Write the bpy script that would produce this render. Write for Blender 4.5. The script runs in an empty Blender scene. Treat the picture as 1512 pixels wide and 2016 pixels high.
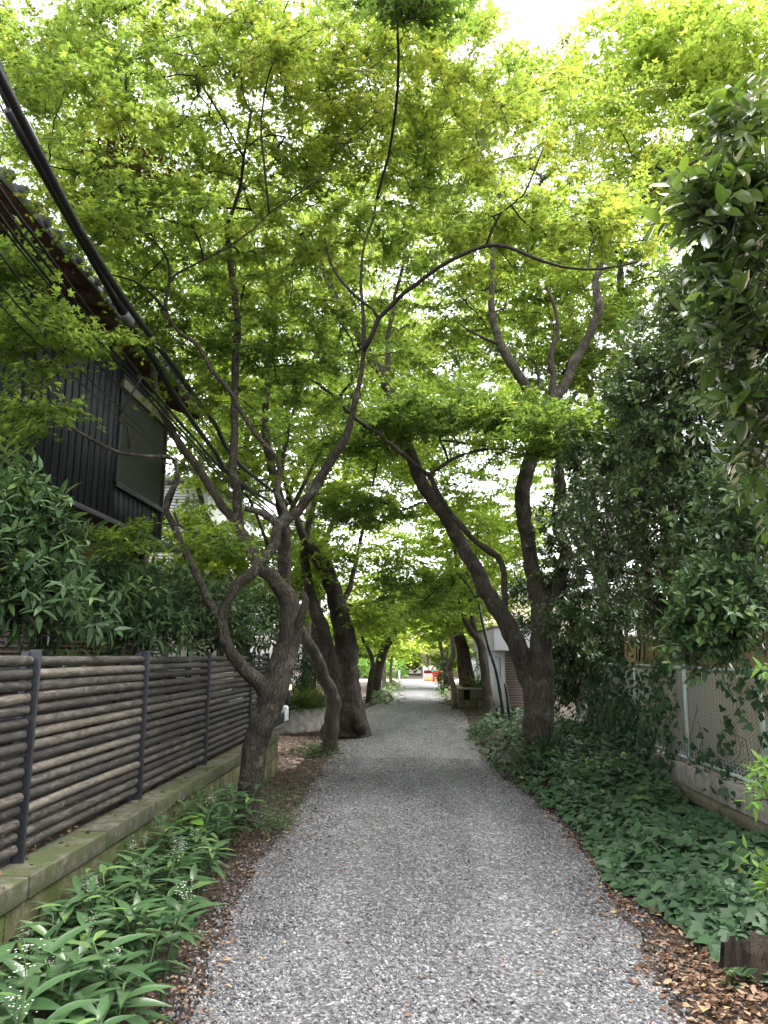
import bpy, bmesh, math, random
import numpy as np
from mathutils import Vector, noise as mnoise

random.seed(7)
RNG = np.random.default_rng(11)
SC = bpy.context.scene
COL = SC.collection
R = math.radians

# ------------------------------------------------------------------ camera
CAM_H = 1.6
PITCH, YAW = R(10.96), R(2.1)
FPX = 1456.0                      # focal length in pixels of the 1512 x 2016 photograph
cam_data = bpy.data.cameras.new("camera")
cam = bpy.data.objects.new("camera", cam_data)
COL.objects.link(cam)
cam_data.sensor_fit = 'VERTICAL'
cam_data.sensor_height = 36.0
cam_data.sensor_width = 27.0
cam_data.lens = 36.0 * FPX / 2016.0
cam_data.clip_end = 600
cam.location = (0, 0, CAM_H)
cam.rotation_euler = (R(90) + PITCH, 0, YAW)
SC.camera = cam

# ------------------------------------------------------------------ sky and sun (bright overcast)
SUN_EL, SUN_AZ = R(70), R(40)     # high, ahead and to the right
wd = bpy.data.worlds.new("World")
SC.world = wd
wd.use_nodes = True
wn = wd.node_tree
wn.nodes.clear()
sky = wn.nodes.new("ShaderNodeTexSky")
sky.sky_type = 'NISHITA'
sky.sun_disc = False
sky.sun_elevation = SUN_EL
sky.sun_rotation = SUN_AZ
sky.air_density = 1.0
sky.dust_density = 4.0
hs = wn.nodes.new("ShaderNodeHueSaturation")
hs.inputs['Saturation'].default_value = 0.22
bg = wn.nodes.new("ShaderNodeBackground")
bg.inputs['Strength'].default_value = 0.15
wo = wn.nodes.new("ShaderNodeOutputWorld")
wn.links.new(sky.outputs[0], hs.inputs['Color'])
wn.links.new(hs.outputs[0], bg.inputs['Color'])
wn.links.new(bg.outputs[0], wo.inputs['Surface'])

sd = bpy.data.lights.new("sun", 'SUN')
sd.energy = 0.6
sd.angle = R(40)
sd.color = (1.0, 0.97, 0.92)
sun = bpy.data.objects.new("sun", sd)
COL.objects.link(sun)
sun_dir = Vector((math.sin(SUN_AZ) * math.cos(SUN_EL), math.cos(SUN_AZ) * math.cos(SUN_EL), math.sin(SUN_EL)))
sun.rotation_euler = sun_dir.to_track_quat('Z', 'Y').to_euler()

SC.view_settings.view_transform = 'Standard'
SC.view_settings.look = 'None'
SC.view_settings.exposure = 2.6
SC.view_settings.gamma = 1.0
cy = SC.cycles
cy.max_bounces = 7
cy.diffuse_bounces = 4
cy.glossy_bounces = 2
cy.transmission_bounces = 4
cy.transparent_max_bounces = 4
cy.use_denoising = True
cy.caustics_reflective = False
cy.caustics_refractive = False

# ------------------------------------------------------------------ pixel -> world (measuring the photograph)
_f = np.array([-math.sin(YAW) * math.cos(PITCH), math.cos(YAW) * math.cos(PITCH), math.sin(PITCH)])
_r = np.array([math.cos(YAW), math.sin(YAW), 0.0])
_u = np.cross(_r, _f)
CAMP = np.array([0, 0, CAM_H])

def ray(u, v):
    u = np.asarray(u, float); v = np.asarray(v, float)
    return _f + ((u - 756) / FPX)[..., None] * _r + ((1008 - v) / FPX)[..., None] * _u

def P(u, v, Y):                   # the point of a line of sight at world depth Y
    d = ray(u, v)
    return CAMP + d * (np.asarray(Y, float) / d[..., 1])[..., None]

def PX(u, v, x):
    d = ray(u, v)
    return CAMP + d * (np.asarray(x, float) / d[..., 0])[..., None]

def G(u, v, z=0.0):
    d = ray(u, v)
    return CAMP + d * ((z - CAM_H) / d[..., 2])[..., None]

# ------------------------------------------------------------------ mesh helpers
class MB:
    """collects polygons with a per-face tint and links them as one mesh object"""
    def __init__(self):
        self.v, self.f, self.t, self.n = [], [], [], 0

    def add(self, V, F, tint=0.5):
        V = np.asarray(V, float).reshape(-1, 3)
        F = np.asarray(F, int)
        self.v.append(V)
        self.f.append(F + self.n)
        self.t.append(np.broadcast_to(np.asarray(tint, float), (len(F),)).copy())
        self.n += len(V)
        return self

    def box(self, x0, x1, y0, y1, z0, z1, tint=0.5, bev=0.0, jit=0.0):
        if bev <= 0:
            V = np.array([[x, y, z] for x in (x0, x1) for y in (y0, y1) for z in (z0, z1)])
            F = [[0, 1, 3, 2], [4, 6, 7, 5], [0, 4, 5, 1], [2, 3, 7, 6], [0, 2, 6, 4], [1, 5, 7, 3]]
            return self.add(V, F, tint)
        b = min(bev, (x1 - x0) * .45, (y1 - y0) * .45, (z1 - z0) * .45)
        bm = bmesh.new()
        bmesh.ops.create_cube(bm, size=1)
        for w in bm.verts:
            w.co = Vector(((x0 + x1) / 2 + w.co.x * (x1 - x0), (y0 + y1) / 2 + w.co.y * (y1 - y0), (z0 + z1) / 2 + w.co.z * (z1 - z0)))
        bmesh.ops.bevel(bm, geom=bm.edges[:], offset=b, segments=2, affect='EDGES', profile=.6)
        self.add_bm(bm, tint)
        return self

    def add_bm(self, bm, tint=0.5):
        bm.verts.index_update()
        V = np.array([w.co[:] for w in bm.verts])
        by = {}
        for q in bm.faces:
            by.setdefault(len(q.verts), []).append([w.index for w in q.verts])
        off = self.n
        self.v.append(V); self.n += len(V)
        for k, fs in by.items():
            self.f.append(np.array(fs) + off)
            self.t.append(np.full(len(fs), tint))
        bm.free()

    def tube(self, pts, rad, sides=8, tint=0.5, cap=True):
        pts = np.asarray(pts, float)
        n = len(pts)
        rad = np.broadcast_to(np.asarray(rad, float), (n,))
        T = np.gradient(pts, axis=0)
        T /= np.linalg.norm(T, axis=1)[:, None] + 1e-12
        a = np.array([0, 0, 1.0]) if abs(T[0][2]) < .9 else np.array([1.0, 0, 0])
        N = np.empty_like(T)
        q = np.cross(T[0], a); q /= np.linalg.norm(q)
        for i in range(n):
            q = q - T[i] * np.dot(q, T[i]); q /= np.linalg.norm(q) + 1e-12
            N[i] = q
        B = np.cross(T, N)
        ang = np.arange(sides) * 2 * math.pi / sides
        V = pts[:, None, :] + rad[:, None, None] * (np.cos(ang)[None, :, None] * N[:, None, :] + np.sin(ang)[None, :, None] * B[:, None, :])
        i = np.arange(n - 1)[:, None] * sides
        j = np.arange(sides)[None, :]
        k = (j + 1) % sides
        F = np.stack([i + j, i + k, i + sides + k, i + sides + j], -1).reshape(-1, 4)
        off = self.n
        self.add(V.reshape(-1, 3), F, tint)
        if cap:
            self.f.append(np.array([np.arange(sides)[::-1] + off])); self.t.append(np.array([tint]))
            self.f.append(np.array([np.arange(sides) + off + (n - 1) * sides])); self.t.append(np.array([tint]))
        return self

    def lathe(self, prof, c=(0, 0, 0), sides=20, tint=0.5):
        prof = np.asarray(prof, float)
        ang = np.arange(sides) * 2 * math.pi / sides
        V = np.stack([prof[:, 0][:, None] * np.cos(ang), prof[:, 0][:, None] * np.sin(ang), np.repeat(prof[:, 1][:, None], sides, 1)], -1) + np.array(c)
        n = len(prof)
        i = np.arange(n - 1)[:, None] * sides
        j = np.arange(sides)[None, :]
        k = (j + 1) % sides
        return self.add(V.reshape(-1, 3), np.stack([i + j, i + k, i + sides + k, i + sides + j], -1).reshape(-1, 4), tint)

    def build(self, name, mat, parent=None, smooth=False):
        V = np.concatenate(self.v)
        if parent is not None:
            V = V - np.array(world_loc(parent))
        me = bpy.data.meshes.new(name)
        me.vertices.add(len(V))
        me.vertices.foreach_set('co', V.astype(np.float32).ravel())
        tot = np.concatenate([np.full(len(F), F.shape[1]) for F in self.f])
        loops = np.concatenate([F.ravel() for F in self.f]).astype(np.int32)
        start = np.concatenate([[0], np.cumsum(tot)[:-1]]).astype(np.int32)
        me.loops.add(len(loops))
        me.loops.foreach_set('vertex_index', loops)
        me.polygons.add(len(tot))
        me.polygons.foreach_set('loop_start', start)
        me.update(calc_edges=True)
        a = me.attributes.new('tint', 'FLOAT', 'FACE')
        a.data.foreach_set('value', np.concatenate(self.t).astype(np.float32))
        if smooth:
            me.polygons.foreach_set('use_smooth', np.ones(len(tot), bool))
        me.materials.append(mat)
        o = bpy.data.objects.new(name, me)
        COL.objects.link(o)
        if parent is not None:
            o.parent = parent
        return o

def world_loc(o):
    l = Vector((0, 0, 0))
    while o is not None:
        l += o.location
        o = o.parent
    return l

def tag(o, label, cat, group=None):
    o['label'] = label
    o['category'] = cat
    if group:
        o['group'] = group
    return o

def kind(o, k):
    o['kind'] = k
    return o

def thing(name, label, cat, loc, group=None):
    o = bpy.data.objects.new(name, None)
    COL.objects.link(o)
    o.empty_display_size = .2
    o.location = Vector([float(c) for c in loc])
    return tag(o, label, cat, group)

def copy_tree(o, parent=None):
    c = o.copy()
    COL.objects.link(c)
    c.parent = parent
    for ch in list(o.children):
        copy_tree(ch, c)
    return c

# ------------------------------------------------------------------ materials
def new_mat(name):
    m = bpy.data.materials.new(name)
    m.use_nodes = True
    nt = m.node_tree
    nt.nodes.clear()
    out = nt.nodes.new("ShaderNodeOutputMaterial")
    return m, nt, out

def ramp(nt, cols):
    r = nt.nodes.new("ShaderNodeValToRGB")
    e = r.color_ramp.elements
    n = len(cols)
    cols = [c if len(c) == 4 else (i / (n - 1),) + tuple(c) for i, c in enumerate(cols)]
    e[0].position, e[0].color = cols[0][0], tuple(cols[0][1:]) + (1,)
    e[1].position, e[1].color = cols[-1][0], tuple(cols[-1][1:]) + (1,)
    for c in cols[1:-1]:
        q = e.new(c[0]); q.color = tuple(c[1:]) + (1,)
    return r

def coords(nt, scale=(1, 1, 1)):
    g = nt.nodes.new("ShaderNodeNewGeometry")
    mp = nt.nodes.new("ShaderNodeMapping")
    mp.inputs['Scale'].default_value = scale
    nt.links.new(g.outputs['Position'], mp.inputs['Vector'])
    return mp.outputs[0]

def noise_node(nt, vec, scale, detail=6, rough=.6, dist=0.0):
    n = nt.nodes.new("ShaderNodeTexNoise")
    n.inputs['Scale'].default_value = scale
    n.inputs['Detail'].default_value = detail
    n.inputs['Roughness'].default_value = rough
    n.inputs['Distortion'].default_value = dist
    nt.links.new(vec, n.inputs['Vector'])
    return n.outputs[0]

def bump(nt, h, strength, dist=.02):
    b = nt.nodes.new("ShaderNodeBump")
    b.inputs['Strength'].default_value = strength
    b.inputs['Distance'].default_value = dist
    nt.links.new(h, b.inputs['Height'])
    return b.outputs[0]

def mixc(nt, a, b, fac, mode='MIX'):
    m = nt.nodes.new("ShaderNodeMix")
    m.data_type = 'RGBA'
    m.blend_type = mode
    for sock, val in ((m.inputs[0], fac), (m.inputs[6], a), (m.inputs[7], b)):
        if isinstance(val, (int, float)):
            sock.default_value = val
        elif isinstance(val, tuple):
            sock.default_value = val + (1,)
        else:
            nt.links.new(val, sock)
    return m.outputs[2]

def attr(nt, name='tint'):
    a = nt.nodes.new("ShaderNodeAttribute")
    a.attribute_name = name
    return a.outputs['Fac']

def pmat(name, cols, scale=6, rough=.8, bmp=.4, stretch=(1, 1, 1), patch=None, tint=0.0, metal=0.0, bdist=.01, spec=.4, fine=40):
    """noise-ramped surface; patch = (colour, scale, low, high, stretch) lays stains over it; tint shifts lightness by the face tint"""
    m, nt, out = new_mat(name)
    v = coords(nt, stretch)
    h = noise_node(nt, v, scale)
    r = ramp(nt, cols)
    nt.links.new(h, r.inputs[0])
    c = r.outputs[0]
    if patch:
        pv = coords(nt, patch[4] if len(patch) > 4 else (1, 1, 1))
        ph = noise_node(nt, pv, patch[1], 5, .65)
        mr = nt.nodes.new("ShaderNodeMapRange")
        mr.inputs[1].default_value = patch[2]; mr.inputs[2].default_value = patch[3]
        nt.links.new(ph, mr.inputs[0])
        c = mixc(nt, c, patch[0], mr.outputs[0])
    if tint:
        mr = nt.nodes.new("ShaderNodeMapRange")
        mr.inputs[3].default_value = 1 - tint; mr.inputs[4].default_value = 1 + tint
        nt.links.new(attr(nt), mr.inputs[0])
        hsv = nt.nodes.new("ShaderNodeHueSaturation")
        nt.links.new(mr.outputs[0], hsv.inputs['Value'])
        nt.links.new(c, hsv.inputs['Color'])
        c = hsv.outputs[0]
    b = nt.nodes.new("ShaderNodeBsdfPrincipled")
    b.inputs['Roughness'].default_value = rough
    b.inputs['Metallic'].default_value = metal
    b.inputs['Specular IOR Level'].default_value = spec
    nt.links.new(c, b.inputs['Base Color'])
    if bmp:
        fh = noise_node(nt, v, fine, 4, .7)
        s = nt.nodes.new("ShaderNodeMath"); s.operation = 'ADD'
        nt.links.new(h, s.inputs[0]); nt.links.new(fh, s.inputs[1])
        nt.links.new(bump(nt, s.outputs[0], bmp, bdist), b.inputs['Normal'])
    nt.links.new(b.outputs[0], out.inputs[0])
    return m

def leaf_mat(name, cols, transl=.45, gloss=.0, rough=.35, tcol=1.5):
    """leaf blade: diffuse + light passing through + a waxy reflection; colour from the face tint"""
    m, nt, out = new_mat(name)
    r = ramp(nt, cols)
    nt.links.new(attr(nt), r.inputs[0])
    d = nt.nodes.new("ShaderNodeBsdfDiffuse")
    t = nt.nodes.new("ShaderNodeBsdfTranslucent")
    nt.links.new(r.outputs[0], d.inputs[0])
    tc = mixc(nt, r.outputs[0], (tcol * 1.0, tcol * .98, tcol * .68), 1.0, 'MULTIPLY')
    nt.links.new(tc, t.inputs[0])
    mx = nt.nodes.new("ShaderNodeMixShader")
    mx.inputs[0].default_value = transl
    nt.links.new(d.outputs[0], mx.inputs[1]); nt.links.new(t.outputs[0], mx.inputs[2])
    sh = mx.outputs[0]
    if gloss:
        gl = nt.nodes.new("ShaderNodeBsdfGlossy")
        gl.inputs['Roughness'].default_value = rough
        gl.inputs['Color'].default_value = (1, 1, .95, 1)
        fr = nt.nodes.new("ShaderNodeFresnel"); fr.inputs[0].default_value = 1.45
        ml = nt.nodes.new("ShaderNodeMath"); ml.operation = 'MULTIPLY'; ml.inputs[1].default_value = gloss
        nt.links.new(fr.outputs[0], ml.inputs[0])
        m2 = nt.nodes.new("ShaderNodeMixShader")
        nt.links.new(ml.outputs[0], m2.inputs[0])
        nt.links.new(sh, m2.inputs[1]); nt.links.new(gl.outputs[0], m2.inputs[2])
        sh = m2.outputs[0]
    nt.links.new(sh, out.inputs[0])
    return m

def bark_mat(name, c0, c1, lichen, scale=9, amt=(.52, .66), moss=None):
    m, nt, out = new_mat(name)
    v = coords(nt, (1, 1, .35))
    h = noise_node(nt, v, scale, 8, .68, .4)
    r = ramp(nt, [(.3,) + c0, (.7,) + c1])
    nt.links.new(h, r.inputs[0])
    ph = noise_node(nt, coords(nt), 4.5, 8, .75)
    mr = nt.nodes.new("ShaderNodeMapRange"); mr.inputs[1].default_value = amt[0]; mr.inputs[2].default_value = amt[1]
    nt.links.new(ph, mr.inputs[0])
    c = mixc(nt, r.outputs[0], lichen, mr.outputs[0])
    vo = nt.nodes.new("ShaderNodeTexVoronoi"); vo.feature = 'DISTANCE_TO_EDGE'
    vo.inputs['Scale'].default_value = scale * 7
    nt.links.new(mixc(nt, coords(nt, (1, 1, .16)), noise_node(nt, coords(nt), 6, 3, .6), .12, 'ADD'), vo.inputs['Vector'])
    cr = nt.nodes.new("ShaderNodeMapRange"); cr.inputs[2].default_value = .12
    nt.links.new(vo.outputs['Distance'], cr.inputs[0])
    ck = nt.nodes.new("ShaderNodeMapRange"); ck.inputs[2].default_value = .07; ck.inputs[3].default_value = .95; ck.inputs[4].default_value = 0
    nt.links.new(vo.outputs['Distance'], ck.inputs[0])
    kn = noise_node(nt, coords(nt), 5, 3, .5)
    km = nt.nodes.new("ShaderNodeMath"); km.operation = 'MULTIPLY'
    nt.links.new(ck.outputs[0], km.inputs[0]); nt.links.new(kn, km.inputs[1])
    c = mixc(nt, c, (c0[0] * .5, c0[1] * .5, c0[2] * .5), km.outputs[0])
    s = nt.nodes.new("ShaderNodeMath"); s.operation = 'MULTIPLY_ADD'; s.inputs[1].default_value = .35
    nt.links.new(cr.outputs[0], s.inputs[0]); nt.links.new(h, s.inputs[2])
    b = nt.nodes.new("ShaderNodeBsdfPrincipled")
    b.inputs['Roughness'].default_value = .9
    b.inputs['Specular IOR Level'].default_value = .2
    nt.links.new(c, b.inputs['Base Color'])
    nt.links.new(bump(nt, s.outputs[0], 1.0, .035), b.inputs['Normal'])
    nt.links.new(b.outputs[0], out.inputs[0])
    return m

M = {}
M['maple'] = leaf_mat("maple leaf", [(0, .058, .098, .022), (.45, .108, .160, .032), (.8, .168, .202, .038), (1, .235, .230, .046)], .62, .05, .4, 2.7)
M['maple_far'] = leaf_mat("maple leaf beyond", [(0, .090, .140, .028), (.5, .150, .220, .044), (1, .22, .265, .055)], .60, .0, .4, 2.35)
M['dry'] = leaf_mat("withered maple leaf", [(0, .06, .035, .02), (1, .18, .10, .05)], .2)
M['evergreen'] = leaf_mat("evergreen leaf", [(0, .042, .088, .026), (.6, .098, .170, .044), (1, .17, .26, .055)], .30, .9, .27, 1.8)
M['evergreen_near'] = leaf_mat('large glossy leaf', [(0, .034, .07, .014), (.6, .080, .135, .024), (1, .16, .23, .035)], .36, .6, .28, 2.0)
M['shrub'] = leaf_mat("shrub leaf", [(0, .024, .052, .020), (.6, .056, .108, .036), (1, .13, .21, .05)], .25, .30, .38, 1.4)
M['pollia'] = leaf_mat("broad herb leaf", [(0, .028, .066, .026), (.7, .060, .124, .044), (1, .15, .24, .07)], .25, .75, .30, 1.3)
M['ivy'] = leaf_mat("ivy leaf", [(0, .018, .046, .020), (.75, .056, .115, .046), (.96, .08, .16, .06), (1, .30, .33, .05)], .15, .38, .36, 1.3)
M['bright'] = leaf_mat("young bright leaf", [(0, .08, .19, .03), (1, .19, .33, .06)], .35, .3, .35, 1.4)
M['grass'] = leaf_mat("strap grass", [(0, .07, .13, .03), (.6, .16, .24, .06), (1, .42, .46, .22)], .3, .2, .4, 1.2)
M['litter'] = leaf_mat("fallen leaf", [(0, .045, .027, .019), (.45, .14, .080, .054), (.85, .27, .185, .13), (1, .38, .29, .16)], .1)
M['petal'] = pmat("white petal", [(.5, .5, .44), (.62, .62, .56)], 10, .6, 0)
M['stem'] = pmat("green stem", [(.05, .10, .03), (.08, .14, .04)], 10, .6, .1)
M['bark'] = bark_mat("maple bark", (.032, .027, .020), (.108, .092, .068), (.165, .15, .115), 6)
M['bark_brown'] = bark_mat('brown smooth bark', (.042, .036, .027), (.135, .115, .086), (.19, .172, .135), 5)
M['bark_dark'] = bark_mat("dark rough bark", (.024, .020, .015), (.095, .08, .06), (.13, .118, .09), 6)
M['bark_pale'] = bark_mat("pale smooth bark", (.16, .12, .09), (.30, .24, .18), (.38, .33, .27), 5)
M['bark_pine'] = bark_mat("plated bark", (.03, .022, .018), (.13, .09, .07), (.17, .13, .11), 6)
M['twig'] = pmat("dark twig", [(.012, .010, .008), (.034, .027, .021)], 12, .85, .3)
M['soil'] = pmat("soil", [(.022, .015, .010), (.075, .052, .036)], 9, .95, .8, bdist=.03, patch=((.12, .085, .06), 30, .55, .62))
M['block'] = pmat("mossy block", [(.30, .055, .055, .028), (.52, .16, .15, .075), (.72, .27, .25, .155)], 13, .92, .9, patch=((.080, .105, .020), 4.5, .44, .60, (1, 1, .55)), fine=90, tint=.18)
M['coping'] = pmat("coping block", [(.30, .045, .042, .03), (.52, .11, .10, .07), (.72, .20, .185, .135)], 15, .92, .9, patch=((.062, .078, .024), 5, .42, .60), fine=90, tint=.15)
M['concrete'] = pmat("weathered concrete", [(.30, .20, .185, .15), (.7, .44, .41, .36)], 9, .9, .5, patch=((.14, .125, .095), 3, .58, .75, (1, 1, .3)), fine=80, tint=.22)
M['stone'] = pmat("rough stone course", [(.11, .10, .065), (.27, .24, .165)], 12, .95, 1.0, patch=((.10, .11, .04), 5, .5, .7), bdist=.03, fine=50)
M['beige_wall'] = pmat("beige render", [(.40, .30, .135), (.54, .42, .215)], 3, .9, .3, patch=((.12, .095, .055), 2.2, .55, .72, (1, 1, .35)))
M['post'] = pmat("dark steel", [(.016, .017, .020), (.034, .036, .042)], 5, .45, .1, spec=.5)
M['mint'] = pmat("faded mint paint", [(.34, .45, .40), (.52, .60, .54)], 12, .6, .2, patch=((.22, .13, .07), 14, .6, .7))
M['wire'] = pmat("zinc wire", [(.50, .57, .52), (.66, .70, .65)], 20, .5, 0)
M['charred'] = pmat("charred board", [(.012, .015, .017), (.033, .040, .044)], 5, .7, .4, (2, 6, .5), patch=((.075, .09, .085), 6, .56, .72, (1.5, 6, .35)), tint=.25)
M['dark_metal'] = pmat("dark canopy metal", [(.010, .011, .013), (.022, .024, .027)], 4, .5, .1)
M['shutter'] = pmat("grey green shutter", [(.055, .064, .054), (.085, .095, .08)], 3, .5, .1)
M['frame'] = pmat("dark window frame", [(.02, .022, .025), (.03, .033, .036)], 3, .5, 0)
M['lintel'] = pmat("pale olive beam", [(.16, .17, .11), (.22, .23, .15)], 3, .6, .1)
M['cedar'] = pmat("cedar boards", [(.065, .032, .015), (.16, .082, .038)], 4, .7, .3, (1, 9, 1))
M['tile'] = pmat("grey roof tile", [(.10, .105, .115), (.17, .175, .185)], 5, .6, .2)
M['cable'] = pmat("black sheath", [(.010, .010, .011), (.022, .022, .024)], 5, .4, .1)
M['clamp'] = pmat("grey tape", [(.13, .13, .135), (.21, .21, .22)], 8, .6, .1)
M['white'] = pmat("white render", [(.66, .66, .68), (.76, .76, .78)], 2, .8, .1)
M['white_siding'] = pmat("pale siding", [(.55, .57, .6), (.68, .70, .72)], 2, .7, .1)
M['slats'] = pmat("brown garage shutter", [(.14, .11, .085), (.24, .19, .15)], 3, .6, .1)
M['cream'] = pmat("cream render", [(.62, .52, .33), (.75, .65, .44)], 2, .85, .1)
M['maroon'] = pmat("maroon paint", [(.13, .014, .022), (.17, .02, .03)], 3, .5, 0)
M['red'] = pmat("red cloth", [(.55, .03, .02), (.72, .05, .03)], 3, .6, 0)
M['teal'] = pmat("green cap", [(.02, .25, .16), (.04, .33, .22)], 3, .6, 0)
M['yellow'] = pmat("yellow paint", [(.7, .5, .06), (.8, .6, .1)], 3, .6, 0)
M['paving'] = pmat("pinkish brick paving", [(.27, .19, .155), (.42, .31, .26)], 8, .9, .3, tint=.2)
M['car'] = pmat("silver car paint", [(.25, .26, .28), (.32, .33, .35)], 2, .25, 0, metal=.6)
M['black'] = pmat("black plastic", [(.012, .012, .013), (.02, .02, .022)], 3, .4, 0)
M['plate'] = pmat("number plate white", [(.75, .76, .75), (.8, .8, .8)], 3, .5, 0)
M['wood_end'] = pmat("rotten stump wood", [(.03, .02, .014), (.17, .12, .085)], 10, .9, 1.0, (3, 3, .4), bdist=.03, patch=((.02, .014, .01), 5, .5, .62, (3, 3, .3)))
def lit_mat(name, col, strength):
    m, nt, out = new_mat(name)
    e = nt.nodes.new("ShaderNodeEmission"); e.inputs[0].default_value = col + (1,); e.inputs[1].default_value = strength
    nt.links.new(e.outputs[0], out.inputs[0])
    return m
M['lamp_glow'] = lit_mat("warm lamp lens", (1.0, .85, .35), .5)
M['rope'] = pmat("pale rope", [(.35, .33, .28), (.5, .47, .4)], 30, .9, .3)

def log_material():
    m, nt, out = new_mat("charred round log")
    v = coords(nt, (4, 1, 4))
    h = noise_node(nt, v, 6, 7, .72, 1.6)
    a = attr(nt)
    s = nt.nodes.new("ShaderNodeMath"); s.operation = 'MULTIPLY_ADD'
    s.inputs[1].default_value = .26; nt.links.new(a, s.inputs[0]); nt.links.new(h, s.inputs[2])
    r = ramp(nt, [(.48, .026, .023, .020), (.60, .052, .045, .038), (.70, .100, .087, .069), (.90, .19, .165, .13)])
    nt.links.new(s.outputs[0], r.inputs[0])
    g = noise_node(nt, coords(nt, (30, 1.5, 30)), 6, 4, .6)
    b = nt.nodes.new("ShaderNodeBsdfPrincipled")
    b.inputs['Roughness'].default_value = .75
    b.inputs['Specular IOR Level'].default_value = .35
    nt.links.new(r.outputs[0], b.inputs['Base Color'])
    nt.links.new(bump(nt, g, .5, .008), b.inputs['Normal'])
    nt.links.new(b.outputs[0], out.inputs[0])
    return m
M['log'] = log_material()

def gravel_material():
    m, nt, out = new_mat("crushed gravel")
    v = coords(nt)
    vo = nt.nodes.new("ShaderNodeTexVoronoi"); vo.inputs['Scale'].default_value = 52
    nt.links.new(v, vo.inputs['Vector'])
    sp = nt.nodes.new("ShaderNodeSeparateColor")
    nt.links.new(vo.outputs['Color'], sp.inputs[0])
    r = ramp(nt, [(0, .07, .07, .071), (.5, .142, .14, .142), (.85, .24, .238, .236), (1, .40, .40, .40)])
    nt.links.new(sp.outputs[0], r.inputs[0])
    big = noise_node(nt, coords(nt, (1.5, .35, 1)), 1.3, 5, .6)
    mr = nt.nodes.new("ShaderNodeMapRange"); mr.inputs[1].default_value = .3; mr.inputs[2].default_value = .7
    mr.inputs[3].default_value = .72; mr.inputs[4].default_value = 1.15
    nt.links.new(big, mr.inputs[0])
    c = mixc(nt, r.outputs[0], mr.outputs[0], 1.0, 'MULTIPLY')
    b = nt.nodes.new("ShaderNodeBsdfPrincipled")
    b.inputs['Roughness'].default_value = .85
    nt.links.new(c, b.inputs['Base Color'])
    nt.links.new(bump(nt, vo.outputs['Distance'], 1.0, .02), b.inputs['Normal'])
    b.inputs['Specular IOR Level'].default_value = .3
    nt.links.new(b.outputs[0], out.inputs[0])
    return m
M['gravel'] = gravel_material()

def stone_material():
    m, nt, out = new_mat("gravel stone")
    r = ramp(nt, [(0, .075, .075, .077), (.45, .142, .141, .144), (.8, .215, .213, .212), (.96, .37, .365, .36), (1, .19, .13, .10)])
    nt.links.new(attr(nt), r.inputs[0])
    b = nt.nodes.new("ShaderNodeBsdfPrincipled")
    b.inputs['Roughness'].default_value = .8
    b.inputs['Specular IOR Level'].default_value = .3
    big = noise_node(nt, coords(nt, (1.5, .35, 1)), 1.3, 5, .6)
    mr = nt.nodes.new("ShaderNodeMapRange"); mr.inputs[1].default_value = .3; mr.inputs[2].default_value = .7
    mr.inputs[3].default_value = .72; mr.inputs[4].default_value = 1.12
    nt.links.new(big, mr.inputs[0])
    nt.links.new(mixc(nt, r.outputs[0], mr.outputs[0], 1.0, 'MULTIPLY'), b.inputs['Base Color'])
    nt.links.new(b.outputs[0], out.inputs[0])
    return m
M['pebble'] = stone_material()

# ------------------------------------------------------------------ leaf templates: x along the blade, y across, z off the face
def _pol(a, r, z=0.0):
    return [r * math.cos(R(a)), r * math.sin(R(a)), z]

def maple_template(lobes, inner):
    n = len(lobes)
    V = [[0, 0, 0]]
    tips = [len(V) + i for i in range(n)]
    V += [_pol(a, r, -.16 * r * r) for a, r in lobes]
    ang = [lobes[0][0] - 26] + [(lobes[i][0] + lobes[i + 1][0]) / 2 for i in range(n - 1)] + [lobes[-1][0] + 26]
    sh = [len(V) + i for i in range(n + 1)]
    V += [_pol(a, inner if 0 < i < n else inner * .7, .03) for i, a in enumerate(ang)]
    F = [[0, sh[i], tips[i], sh[i + 1]] for i in range(n)]
    return np.array(V), np.array(F)

T_MAPLE5 = maple_template([(-98, .5), (-50, .85), (0, 1.0), (50, .85), (98, .5)], .34)
T_MAPLE3 = maple_template([(-62, .8), (0, 1.0), (62, .8)], .42)
T_FAR = (np.array([[0, 0, 0], [.5, -.55, -.05], [1, 0, -.12], [.5, .55, -.05]]), np.array([[0, 1, 2, 3]]))

def blade(ws, w, droop, fold, n=None):
    """long blade of cross-stations: ws = relative widths"""
    k = len(ws)
    V, F = [], []
    for i, a in enumerate(ws):
        x = i / (k - 1)
        z = -droop * x * x
        V += [[x, -w * a, z + fold * a], [x, 0, z], [x, w * a, z + fold * a]]
    for i in range(k - 1):
        b = i * 3
        F += [[b, b + 3, b + 4, b + 1], [b + 1, b + 4, b + 5, b + 2]]
    return np.array(V), np.array(F)

T_ELLIP = blade([.08, .95, .85, .04], .24, .10, .07)
T_LANCE = blade([.05, .5, .85, 1, .92, .68, .36, .03], .118, .34, .035)
T_LANCE2 = blade([.1, .9, .7, .04], .16, .22, .04)
T_STRAP = blade([.9, 1, .9, .7, .1], .022, .55, .006)
T_IVY = (np.array([[0, 0, 0], [-.12, -.34, .03], [.22, -.56, -.04], [.42, -.30, .03], [1, 0, -.10], [.42, .30, .03], [.22, .56, -.04], [-.12, .34, .03], [.45, 0, .02]]),
         np.array([[0, 1, 2, 3], [0, 3, 4, 8], [0, 8, 4, 5], [0, 5, 6, 7]]))
T_LITTER = (np.array([[0, 0, 0], [.45, -.27, .10], [1, 0, .05], [.5, .25, .14], [.5, 0, -.01]]), np.array([[0, 1, 2, 4], [0, 4, 2, 3]]))

def nrm(a):
    return a / (np.linalg.norm(a, axis=-1, keepdims=True) + 1e-9)

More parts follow.
